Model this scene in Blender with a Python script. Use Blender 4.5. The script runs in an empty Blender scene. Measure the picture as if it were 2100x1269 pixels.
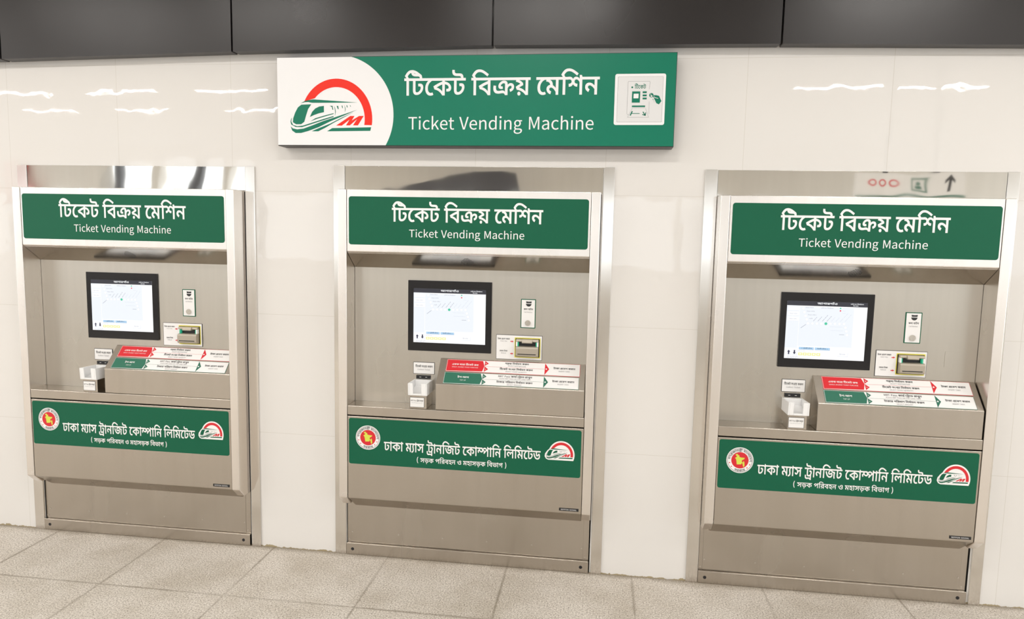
import bpy, math
from mathutils import Vector, Matrix
from mathutils.geometry import tessellate_polygon, delaunay_2d_cdt

# ------------------------------------------------------------------ scene, camera, light
SC = bpy.context.scene
COL = SC.collection
S = 1.084                                   # model units -> metres

SC.view_settings.view_transform = 'Standard'
SC.view_settings.look = 'None'
SC.view_settings.gamma = 1.0
SC.view_settings.use_curve_mapping = False
SC.view_settings.exposure = 0.15
SC.cycles.use_denoising = True
SC.cycles.max_bounces = 10
SC.cycles.glossy_bounces = 6
SC.cycles.sample_clamp_indirect = 6.0

def euler_cam(yaw, pitch, roll):
    a, b, c = map(math.radians, (yaw, pitch, roll))
    return Matrix.Rotation(a, 3, 'Z') @ Matrix.Rotation(b, 3, 'X') @ Matrix.Rotation(c, 3, 'Y')

cd = bpy.data.cameras.new('camera')
cam = bpy.data.objects.new('camera', cd)
COL.objects.link(cam)
R = euler_cam(7.28325, -5.93638, -1.19684)
M = Matrix.Identity(4)
for i in range(3):
    M[i][0], M[i][1], M[i][2] = R[i][0], R[i][2], -R[i][1]
M.translation = Vector((2.72754, -2.93205, 1.47567)) * S
cam.matrix_world = M
cd.sensor_width = 36.0
cd.lens = 24.0
cd.clip_start = 0.05
SC.camera = cam

W = bpy.data.worlds.new('daylight')
SC.world = W
W.use_nodes = True
W.node_tree.nodes['Background'].inputs['Color'].default_value = (0.95, 0.98, 1.0, 1)
W.node_tree.nodes['Background'].inputs['Strength'].default_value = 1.9

def area(x, y, z, sx, sy, power, colour=(1.0, 0.965, 0.92)):
    l = bpy.data.lights.new('ceiling_lamp', 'AREA')
    l.shape = 'RECTANGLE'
    l.size, l.size_y = sx * S, sy * S
    l.energy = power
    l.color = colour
    o = bpy.data.objects.new('ceiling_lamp', l)
    COL.objects.link(o)
    o.location = (x * S, y * S, z * S)
    return o

CEIL = 3.05
for x in (-4.0, -2.3, -0.7, 0.5, 2.3, 4.4, 6.0, 7.8):   # lamps along the ticket wall
    area(x, -1.75, CEIL - 0.06, 0.9, 0.22, 21 if x > 2 else 16)
for x in (-5.2, -3.9, -2.6, -1.3, 0.3, 1.8, 4.95, 5.9, 7.4):   # rows over the middle of the hall
    area(x, -4.2, CEIL - 0.06, 0.8, 0.09, 16)
for x in (-6.0, -4.4, -3.1, -1.6, -0.3, 8.2):
    area(x, -5.25, CEIL - 0.06, 0.7, 0.07, 14)

# ------------------------------------------------------------------ materials
def nodes(name):
    m = bpy.data.materials.new(name)
    m.use_nodes = True
    nt = m.node_tree
    return m, nt, nt.nodes['Principled BSDF']

def N(nt, kind, **inp):
    n = nt.nodes.new(kind)
    for k, v in inp.items():
        if k.startswith('p_'):
            setattr(n, k[2:], v)
        else:
            n.inputs[k.replace('_', ' ')].default_value = v
    return n

def plain(name, col, rough=0.5, metal=0.0, emit=0.0, ecol=None, coat=0.0, spec=0.5, grain=0.0, gscale=60.0):
    m, nt, b = nodes(name)
    b.inputs['Base Color'].default_value = (*col, 1)
    b.inputs['Roughness'].default_value = rough
    b.inputs['Metallic'].default_value = metal
    b.inputs['Specular IOR Level'].default_value = spec
    b.inputs['Coat Weight'].default_value = coat
    b.inputs['Coat Roughness'].default_value = 0.08
    if emit:
        b.inputs['Emission Color'].default_value = (*(ecol or col), 1)
        b.inputs['Emission Strength'].default_value = emit
    if grain:
        tc = N(nt, 'ShaderNodeTexCoord')
        no = N(nt, 'ShaderNodeTexNoise', Scale=gscale, Detail=3.0)
        nt.links.new(tc.outputs['Object'], no.inputs['Vector'])
        mr = N(nt, 'ShaderNodeMapRange')
        mr.inputs['To Min'].default_value = rough - grain
        mr.inputs['To Max'].default_value = rough + grain
        nt.links.new(no.outputs['Fac'], mr.inputs['Value'])
        nt.links.new(mr.outputs['Result'], b.inputs['Roughness'])
    return m

def glow(name, col, strength=1.0):
    m, nt, b = nodes(name)
    b.inputs['Base Color'].default_value = (0.02, 0.02, 0.02, 1)
    b.inputs['Roughness'].default_value = 0.1
    b.inputs['Specular IOR Level'].default_value = 0.5
    b.inputs['Emission Color'].default_value = (*col, 1)
    b.inputs['Emission Strength'].default_value = strength * 0.90
    return m

def brushed(name, col, rough, aniso, smudge=0.06, wav=0.0):
    """stainless sheet with a horizontal grain: reflections smear up and down"""
    m, nt, b = nodes(name)
    L = nt.links.new
    b.inputs['Metallic'].default_value = 1.0
    b.inputs['Anisotropic'].default_value = aniso
    geo = N(nt, 'ShaderNodeNewGeometry')
    cr = N(nt, 'ShaderNodeVectorMath', p_operation='CROSS_PRODUCT')
    L(geo.outputs['Normal'], cr.inputs[0])
    cr.inputs[1].default_value = (1, 0, 0)
    ad = N(nt, 'ShaderNodeVectorMath', p_operation='ADD')
    L(cr.outputs[0], ad.inputs[0])
    ad.inputs[1].default_value = (0, 0, 0.02)
    L(ad.outputs[0], b.inputs['Tangent'])
    tc = N(nt, 'ShaderNodeTexCoord')
    mp = N(nt, 'ShaderNodeMapping')
    mp.inputs['Scale'].default_value = (3.0, 3.0, 1.2)
    L(tc.outputs['Object'], mp.inputs['Vector'])
    no = N(nt, 'ShaderNodeTexNoise', Scale=1.4, Detail=2.0, Roughness=0.5)
    L(mp.outputs[0], no.inputs['Vector'])
    mr = N(nt, 'ShaderNodeMapRange')
    mr.inputs['From Min'].default_value = 0.3
    mr.inputs['From Max'].default_value = 0.7
    mr.inputs['To Min'].default_value = rough - smudge
    mr.inputs['To Max'].default_value = rough + smudge
    L(no.outputs['Fac'], mr.inputs['Value'])
    L(mr.outputs['Result'], b.inputs['Roughness'])
    mp2 = N(nt, 'ShaderNodeMapping')
    mp2.inputs['Scale'].default_value = (16.0, 16.0, 0.7)
    L(tc.outputs['Object'], mp2.inputs['Vector'])
    n2 = N(nt, 'ShaderNodeTexNoise', Scale=2.0, Detail=3.0)
    L(mp2.outputs[0], n2.inputs['Vector'])
    ra = N(nt, 'ShaderNodeMix', p_data_type='RGBA')
    ra.inputs[6].default_value = (col[0] * 0.94, col[1] * 0.94, col[2] * 0.935, 1)
    ra.inputs[7].default_value = (min(1, col[0] * 1.05), min(1, col[1] * 1.05), min(1, col[2] * 1.05), 1)
    L(n2.outputs['Fac'], ra.inputs[0])
    L(ra.outputs[2], b.inputs['Base Color'])
    if wav:
        n3 = N(nt, 'ShaderNodeTexNoise', Scale=4.5, Detail=1.0)
        L(tc.outputs['Object'], n3.inputs['Vector'])
        bu = N(nt, 'ShaderNodeBump', Strength=1.0, Distance=wav)
        L(n3.outputs['Fac'], bu.inputs['Height'])
        L(bu.outputs[0], b.inputs['Normal'])
    return m

STEEL = brushed('brushed_steel', (0.52, 0.475, 0.42), 0.25, 0.6, 0.03)
CANOPY = brushed('canopy_steel', (0.52, 0.48, 0.425), 0.15, 0.5, 0.02)
RECESS = brushed('recess_steel', (0.53, 0.50, 0.45), 0.29, 0.65, 0.03)
LITSTEEL = brushed('lit_steel', (0.86, 0.815, 0.775), 0.27, 0.5, 0.03)  # paler copy of the steel, bright hall reflection lifted into its base colour
MIRROR = brushed('polished_steel', (0.82, 0.80, 0.76), 0.035, 0.0, 0.015, 0.0010)
JAMB = brushed('polished_jamb_steel', (0.76, 0.73, 0.69), 0.16, 0.4, 0.05, 0.0006)
GREEN = plain('dark_green_vinyl', (0.006, 0.110, 0.056), 0.40, spec=0.22, grain=0.05)
WHITE = plain('white_vinyl', (0.88, 0.87, 0.86), 0.4)
PAPER = plain('white_label_plastic', (0.84, 0.83, 0.82), 0.35)
BLACK = plain('black_plastic', (0.010, 0.010, 0.012), 0.35)
INK = plain('black_ink', (0.02, 0.02, 0.022), 0.4)
GREYINK = plain('grey_ink', (0.22, 0.22, 0.23), 0.4)
GLASS = plain('black_bezel_glass', (0.008, 0.008, 0.010), 0.10, spec=0.5)
RED = plain('red_vinyl', (0.66, 0.018, 0.028), 0.35)
TOPUP = plain('deep_green_print', (0.022, 0.15, 0.095), 0.35)
YELLOW = plain('yellow_print', (0.80, 0.72, 0.06), 0.4)
MAPYEL = plain('yellow_green_print', (0.66, 0.72, 0.08), 0.4)
TRAYW = plain('white_tray_plastic', (0.86, 0.86, 0.86), 0.32, grain=0.04)
BEIGE = plain('beige_module_plastic', (0.42, 0.37, 0.30), 0.4, metal=0.2, grain=0.06)
LAMPGREEN = plain('green_guide_light', (0.02, 0.35, 0.2), 0.3, emit=0.25, ecol=(0.05, 0.7, 0.4))
CHROME = plain('chrome_button', (0.66, 0.63, 0.58), 0.22, metal=1.0, grain=0.05)
DARKGAP = plain('dark_cavity', (0.03, 0.028, 0.025), 0.8)
SIGNWHITE = plain('backlit_white', (0.74, 0.73, 0.73), 0.35, emit=0.10, ecol=(1, 0.98, 0.97))
SIGNGREEN = plain('backlit_green', (0.004, 0.165, 0.098), 0.35, spec=0.25, emit=0.05, ecol=(0.01, 0.26, 0.15))
SIGNRED = plain('backlit_red', (0.74, 0.020, 0.008), 0.35, spec=0.25, emit=0.10, ecol=(0.9, 0.05, 0.02))
SIGNDOT = plain('perforated_pale_film', (0.62, 0.61, 0.60), 0.4, emit=0.1, ecol=(1, 1, 1))
EDGE = plain('dark_sign_edge', (0.06, 0.05, 0.05), 0.45)
SCR_BG = glow('screen_pale_blue', (0.90, 0.945, 1.0), 0.97)
SCR_WH = glow('screen_white', (0.97, 0.985, 1.0), 1.05)
SCR_HD = glow('screen_dark_bar', (0.018, 0.020, 0.035), 1.0)
SCR_NAVY = glow('screen_navy', (0.012, 0.012, 0.06), 1.0)
SCR_GREY = glow('screen_grey', (0.52, 0.54, 0.62), 1.0)
SCR_PALE = glow('screen_pale_grey', (0.76, 0.80, 0.88), 1.0)
SCR_BLUE = glow('screen_button_blue', (0.42, 0.66, 0.90), 1.0)
SCR_YEL = glow('screen_yellow', (0.90, 0.88, 0.30), 1.0)
SCR_GRN = glow('screen_green', (0.06, 0.60, 0.36), 1.0)
SCR_RED = glow('screen_red', (0.85, 0.03, 0.08), 1.0)

def tile_material():
    m, nt, b = nodes('glazed_cream_tile')
    L = nt.links.new
    geo = N(nt, 'ShaderNodeNewGeometry')
    sp = N(nt, 'ShaderNodeSeparateXYZ')
    L(geo.outputs['Position'], sp.inputs[0])
    P = 0.5545 * S
    def joint(out, off, half):
        a = N(nt, 'ShaderNodeMath', p_operation='SUBTRACT')
        L(out, a.inputs[0]); a.inputs[1].default_value = off
        q = N(nt, 'ShaderNodeMath', p_operation='PINGPONG')
        L(a.outputs[0], q.inputs[0]); q.inputs[1].default_value = P / 2
        c = N(nt, 'ShaderNodeMath', p_operation='LESS_THAN')
        L(q.outputs[0], c.inputs[0]); c.inputs[1].default_value = half
        return c
    jx = joint(sp.outputs['X'], 2.736 * S, 0.0009)
    jz = joint(sp.outputs['Z'], 0.0, 0.0009)
    mx = N(nt, 'ShaderNodeMath', p_operation='MAXIMUM')
    L(jx.outputs[0], mx.inputs[0]); L(jz.outputs[0], mx.inputs[1])
    no = N(nt, 'ShaderNodeTexNoise', Scale=0.8, Detail=3.0)
    L(geo.outputs['Position'], no.inputs['Vector'])
    base = N(nt, 'ShaderNodeMix', p_data_type='RGBA')
    base.inputs[6].default_value = (0.735, 0.71, 0.68, 1)
    base.inputs[7].default_value = (0.785, 0.765, 0.74, 1)
    L(no.outputs['Fac'], base.inputs[0])
    jm = N(nt, 'ShaderNodeMix', p_data_type='RGBA')
    L(mx.outputs[0], jm.inputs[0]); L(base.outputs[2], jm.inputs[6])
    jm.inputs[7].default_value = (0.64, 0.61, 0.56, 1)
    # splashed dirt along the foot of the wall
    dn = N(nt, 'ShaderNodeTexNoise', Scale=14.0, Detail=6.0, Roughness=0.7)
    L(geo.outputs['Position'], dn.inputs['Vector'])
    dm = N(nt, 'ShaderNodeMath', p_operation='MULTIPLY_ADD')
    L(dn.outputs['Fac'], dm.inputs[0]); dm.inputs[1].default_value = 0.05; dm.inputs[2].default_value = -0.0205
    lt = N(nt, 'ShaderNodeMath', p_operation='LESS_THAN')
    L(sp.outputs['Z'], lt.inputs[0]); L(dm.outputs[0], lt.inputs[1])
    d2 = N(nt, 'ShaderNodeMix', p_data_type='RGBA')
    L(lt.outputs[0], d2.inputs[0]); L(jm.outputs[2], d2.inputs[6])
    d2.inputs[7].default_value = (0.40, 0.33, 0.20, 1)
    L(d2.outputs[2], b.inputs['Base Color'])
    b.inputs['Roughness'].default_value = 0.02
    b.inputs['Specular IOR Level'].default_value = 0.55
    wv = N(nt, 'ShaderNodeTexNoise', Scale=9.0, Detail=1.5)
    L(geo.outputs['Position'], wv.inputs['Vector'])
    bu = N(nt, 'ShaderNodeBump', Strength=1.0, Distance=0.0005)
    L(wv.outputs['Fac'], bu.inputs['Height'])
    L(bu.outputs[0], b.inputs['Normal'])
    return m

def granite_material():
    m, nt, b = nodes('flamed_granite_slabs')
    L = nt.links.new
    geo = N(nt, 'ShaderNodeNewGeometry')
    pos = geo.outputs['Position']
    sp = N(nt, 'ShaderNodeSeparateXYZ')
    L(pos, sp.inputs[0])
    fine = N(nt, 'ShaderNodeTexNoise', Scale=150.0, Detail=4.0, Roughness=0.8)
    L(pos, fine.inputs['Vector'])
    r1 = N(nt, 'ShaderNodeValToRGB')
    e = r1.color_ramp.elements
    e[0].position, e[0].color = 0.36, (0.17, 0.14, 0.11, 1)
    e[1].position, e[1].color = 0.62, (0.86, 0.81, 0.75, 1)
    x = e.new(0.44); x.color = (0.50, 0.455, 0.40, 1)
    x = e.new(0.52); x.color = (0.68, 0.63, 0.57, 1)
    L(fine.outputs['Fac'], r1.inputs['Fac'])
    big = N(nt, 'ShaderNodeTexNoise', Scale=3.0, Detail=6.0, Roughness=0.65)
    L(pos, big.inputs['Vector'])
    r2 = N(nt, 'ShaderNodeValToRGB')
    e = r2.color_ramp.elements
    e[0].position, e[0].color = 0.35, (0.80, 0.78, 0.74, 1)
    e[1].position, e[1].color = 0.6, (1, 1, 1, 1)
    L(big.outputs['Fac'], r2.inputs['Fac'])
    mu = N(nt, 'ShaderNodeMix', p_data_type='RGBA', p_blend_type='MULTIPLY')
    mu.inputs[0].default_value = 1.0
    L(r1.outputs[0], mu.inputs[6]); L(r2.outputs[0], mu.inputs[7])
    # slab joints, irregularly stained
    jn = N(nt, 'ShaderNodeTexNoise', Scale=9.0, Detail=5.0, Roughness=0.7)
    L(pos, jn.inputs['Vector'])
    def dist(out, off, P):
        a = N(nt, 'ShaderNodeMath', p_operation='SUBTRACT')
        L(out, a.inputs[0]); a.inputs[1].default_value = off
        q = N(nt, 'ShaderNodeMath', p_operation='PINGPONG')
        L(a.outputs[0], q.inputs[0]); q.inputs[1].default_value = P / 2
        return q
    dx = dist(sp.outputs['X'], 0.690 * S, 0.555 * S)
    dy = dist(sp.outputs['Y'], -0.445 * S, 0.555 * S)
    mn = N(nt, 'ShaderNodeMath', p_operation='MINIMUM')
    L(dx.outputs[0], mn.inputs[0]); L(dy.outputs[0], mn.inputs[1])
    wd = N(nt, 'ShaderNodeMapRange')
    wd.inputs['From Min'].default_value = 0.3; wd.inputs['From Max'].default_value = 0.75
    wd.inputs['To Min'].default_value = 0.002; wd.inputs['To Max'].default_value = 0.018
    L(jn.outputs['Fac'], wd.inputs['Value'])
    ft = N(nt, 'ShaderNodeMath', p_operation='DIVIDE')
    L(mn.outputs[0], ft.inputs[0]); L(wd.outputs[0], ft.inputs[1])
    inv = N(nt, 'ShaderNodeMath', p_operation='SUBTRACT', p_use_clamp=True)
    inv.inputs[0].default_value = 1.0
    L(ft.outputs[0], inv.inputs[1])
    sm = N(nt, 'ShaderNodeMath', p_operation='MULTIPLY')
    fade = N(nt, 'ShaderNodeTexNoise', Scale=1.3, Detail=2.0)
    L(pos, fade.inputs['Vector'])
    fr = N(nt, 'ShaderNodeMapRange')
    fr.inputs['From Min'].default_value = 0.35; fr.inputs['From Max'].default_value = 0.65
    fr.inputs['To Min'].default_value = 0.2; fr.inputs['To Max'].default_value = 0.75
    L(fade.outputs['Fac'], fr.inputs['Value'])
    L(inv.outputs[0], sm.inputs[0]); L(fr.outputs[0], sm.inputs[1])
    m2 = N(nt, 'ShaderNodeMix', p_data_type='RGBA')
    L(sm.outputs[0], m2.inputs[0]); L(mu.outputs[2], m2.inputs[6])
    m2.inputs[7].default_value = (0.20, 0.165, 0.12, 1)
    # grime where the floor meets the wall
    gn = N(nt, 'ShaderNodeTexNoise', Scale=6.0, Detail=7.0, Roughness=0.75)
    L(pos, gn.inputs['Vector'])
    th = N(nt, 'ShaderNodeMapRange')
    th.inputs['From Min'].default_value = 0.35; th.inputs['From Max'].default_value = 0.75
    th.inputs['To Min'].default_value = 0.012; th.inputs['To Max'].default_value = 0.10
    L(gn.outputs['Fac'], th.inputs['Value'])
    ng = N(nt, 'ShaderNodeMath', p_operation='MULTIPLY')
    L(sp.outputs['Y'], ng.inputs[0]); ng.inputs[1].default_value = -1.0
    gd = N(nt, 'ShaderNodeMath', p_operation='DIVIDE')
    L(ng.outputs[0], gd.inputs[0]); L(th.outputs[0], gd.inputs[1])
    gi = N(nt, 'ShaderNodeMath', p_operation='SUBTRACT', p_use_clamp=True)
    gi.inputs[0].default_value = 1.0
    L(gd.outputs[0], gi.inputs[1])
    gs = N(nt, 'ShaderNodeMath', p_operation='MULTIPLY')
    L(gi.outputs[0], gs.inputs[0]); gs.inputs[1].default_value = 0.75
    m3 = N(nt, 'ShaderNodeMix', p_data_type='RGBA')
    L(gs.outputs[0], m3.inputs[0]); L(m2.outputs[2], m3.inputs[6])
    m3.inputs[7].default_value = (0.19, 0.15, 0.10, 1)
    L(m3.outputs[2], b.inputs['Base Color'])
    b.inputs['Roughness'].default_value = 0.62
    b.inputs['Specular IOR Level'].default_value = 0.35
    bu = N(nt, 'ShaderNodeBump', Strength=0.35, Distance=0.002)
    L(fine.outputs['Fac'], bu.inputs['Height'])
    L(bu.outputs[0], b.inputs['Normal'])
    return m

def panel_material():
    m, nt, b = nodes('dark_brown_metal_panel')
    L = nt.links.new
    tc = N(nt, 'ShaderNodeNewGeometry')
    no = N(nt, 'ShaderNodeTexNoise', Scale=2.2, Detail=4.0)
    L(tc.outputs['Position'], no.inputs['Vector'])
    mr = N(nt, 'ShaderNodeMapRange')
    mr.inputs['To Min'].default_value = 0.22; mr.inputs['To Max'].default_value = 0.36
    L(no.outputs['Fac'], mr.inputs['Value'])
    L(mr.outputs[0], b.inputs['Roughness'])
    b.inputs['Base Color'].default_value = (0.015, 0.012, 0.012, 1)
    b.inputs['Specular IOR Level'].default_value = 0.45
    fn = N(nt, 'ShaderNodeTexNoise', Scale=420.0, Detail=1.0)
    L(tc.outputs['Position'], fn.inputs['Vector'])
    bu = N(nt, 'ShaderNodeBump', Strength=0.15, Distance=0.0006)
    L(fn.outputs['Fac'], bu.inputs['Height'])
    L(bu.outputs[0], b.inputs['Normal'])
    return m

TILE = tile_material()
GRANITE = granite_material()
PANEL = panel_material()
CEILM = plain('white_ceiling_board', (0.72, 0.71, 0.69), 0.7, grain=0.05)
BACKM = plain('pale_hall_wall', (0.82, 0.78, 0.72), 0.6, grain=0.05)
STRUT = plain('grey_mullion', (0.10, 0.10, 0.11), 0.4, grain=0.05)

# ------------------------------------------------------------------ mesh building
class MB:
    """collects faces of one mesh; coordinates are model units, scaled by S"""
    def __init__(s):
        s.v, s.f, s.m, s.mats = [], [], [], []
    def mi(s, mat):
        if mat not in s.mats:
            s.mats.append(mat)
        return s.mats.index(mat)
    def face(s, pts, mat):
        b = len(s.v)
        s.v += [tuple(p) for p in pts]
        s.f.append(tuple(range(b, b + len(pts))))
        s.m.append(s.mi(mat))
    def box(s, x0, x1, y0, y1, z0, z1, mat):
        b = len(s.v)
        s.v += [(x, y, z) for x in (x0, x1) for y in (y0, y1) for z in (z0, z1)]
        for q in ((0, 1, 3, 2), (4, 6, 7, 5), (0, 4, 5, 1), (2, 3, 7, 6), (0, 2, 6, 4), (1, 5, 7, 3)):
            s.f.append(tuple(b + i for i in q)); s.m.append(s.mi(mat))
        return s
    def prism(s, prof, x0, x1, mat):
        """profile of (y, z) points swept along x"""
        n, b = len(prof), len(s.v)
        a = sum(prof[i][0] * prof[(i + 1) % n][1] - prof[(i + 1) % n][0] * prof[i][1] for i in range(n))
        if a < 0:
            prof = prof[::-1]
        s.v += [(x0, y, z) for y, z in prof] + [(x1, y, z) for y, z in prof]
        k = s.mi(mat)
        s.f.append(tuple(b + i for i in reversed(range(n)))); s.m.append(k)
        s.f.append(tuple(b + n + i for i in range(n))); s.m.append(k)
        for i in range(n):
            j = (i + 1) % n
            s.f.append((b + i, b + j, b + n + j, b + n + i)); s.m.append(k)
        return s
    def fill(s, loops, T, mat):
        """flat polygon with holes, drawn in (u, v) and placed by T"""
        b = len(s.v)
        pts = [p for l in loops for p in l]
        tris = tessellate_polygon([[Vector((u, v, 0)) for u, v in l] for l in loops])
        s.v += [T(u, v) for u, v in pts]
        k = s.mi(mat)
        for t in tris:
            (ax, ay), (bx, by), (cx, cy) = (pts[i] for i in t)
            ar = (bx - ax) * (cy - ay) - (cx - ax) * (by - ay)
            if abs(ar) < 1e-13:
                continue
            t = t if ar > 0 else t[::-1]
            s.f.append(tuple(b + i for i in t)); s.m.append(k)
        return s
    def tris(s, pts, tris, T, mat):
        b, k = len(s.v), s.mi(mat)
        s.v += [T(u, v) for u, v in pts]
        for t in tris:
            s.f.append(tuple(b + i for i in t)); s.m.append(k)
        return s
    def slab(s, loop, T0, T1, mat, side=None):
        """outline (u, v) with a back (T0) and a front (T1)"""
        n = len(loop)
        a = sum(loop[i][0] * loop[(i + 1) % n][1] - loop[(i + 1) % n][0] * loop[i][1] for i in range(n))
        if a < 0:
            loop = loop[::-1]
        s.fill([loop], T1, mat)
        b = len(s.v)
        s.v += [T0(u, v) for u, v in loop] + [T1(u, v) for u, v in loop]
        k = s.mi(side or mat)
        for i in range(n):
            j = (i + 1) % n
            s.f.append((b + i, b + j, b + n + j, b + n + i)); s.m.append(k)
        s.f.append(tuple(b + i for i in reversed(range(n)))); s.m.append(k)
        return s
    def text(s, key, T, mat, x0=None, x1=None, cx=None, base=0.0, width=None, head=None, rot=None, stretch=1.0):
        """shaped lettering: fitted to x0..x1, or centred on cx with a width; HEAD gives the height of the headline above base"""
        gl, lo, hi = run(key)
        if x0 is None:
            x0, x1 = cx - width / 2, cx + width / 2
        k = (x1 - x0) / (hi - lo)
        kv = k * stretch if head is None else head / 620.0
        o, ex, ey = (Vector(T(*q)) for q in ((0, 0), (1, 0), (0, 1)))
        n = (ex - o).cross(ey - o).normalized() * 0.00008
        for i, (pts, tris) in enumerate(gl):
            # neighbouring letters overlap along the headline: lay every second one a hair higher
            s.tris([(x0 + (x - lo) * k, base + y * kv) for x, y in pts], tris, (lambda u, v: Vector(T(u, v)) + n) if i % 2 else T, mat)
        return s
    def build(s, name, parent=None, bevel=0.0, label=None, seg=2):
        me = bpy.data.meshes.new(name)
        me.from_pydata([(x * S, y * S, z * S) for x, y, z in s.v], [], s.f)
        for m in s.mats:
            me.materials.append(m)
        me.polygons.foreach_set('material_index', s.m)
        me.update()
        o = bpy.data.objects.new(name, me)
        COL.objects.link(o)
        if parent is not None:
            o.parent = parent
        if label:
            o['label'] = label
        if bevel:
            md = o.modifiers.new('edge', 'BEVEL')
            md.width = bevel * S
            md.segments = seg
            md.limit_method = 'ANGLE'
            md.angle_limit = math.radians(30)
            md.harden_normals = True
            for p in me.polygons:
                p.use_smooth = True
        return o

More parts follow.
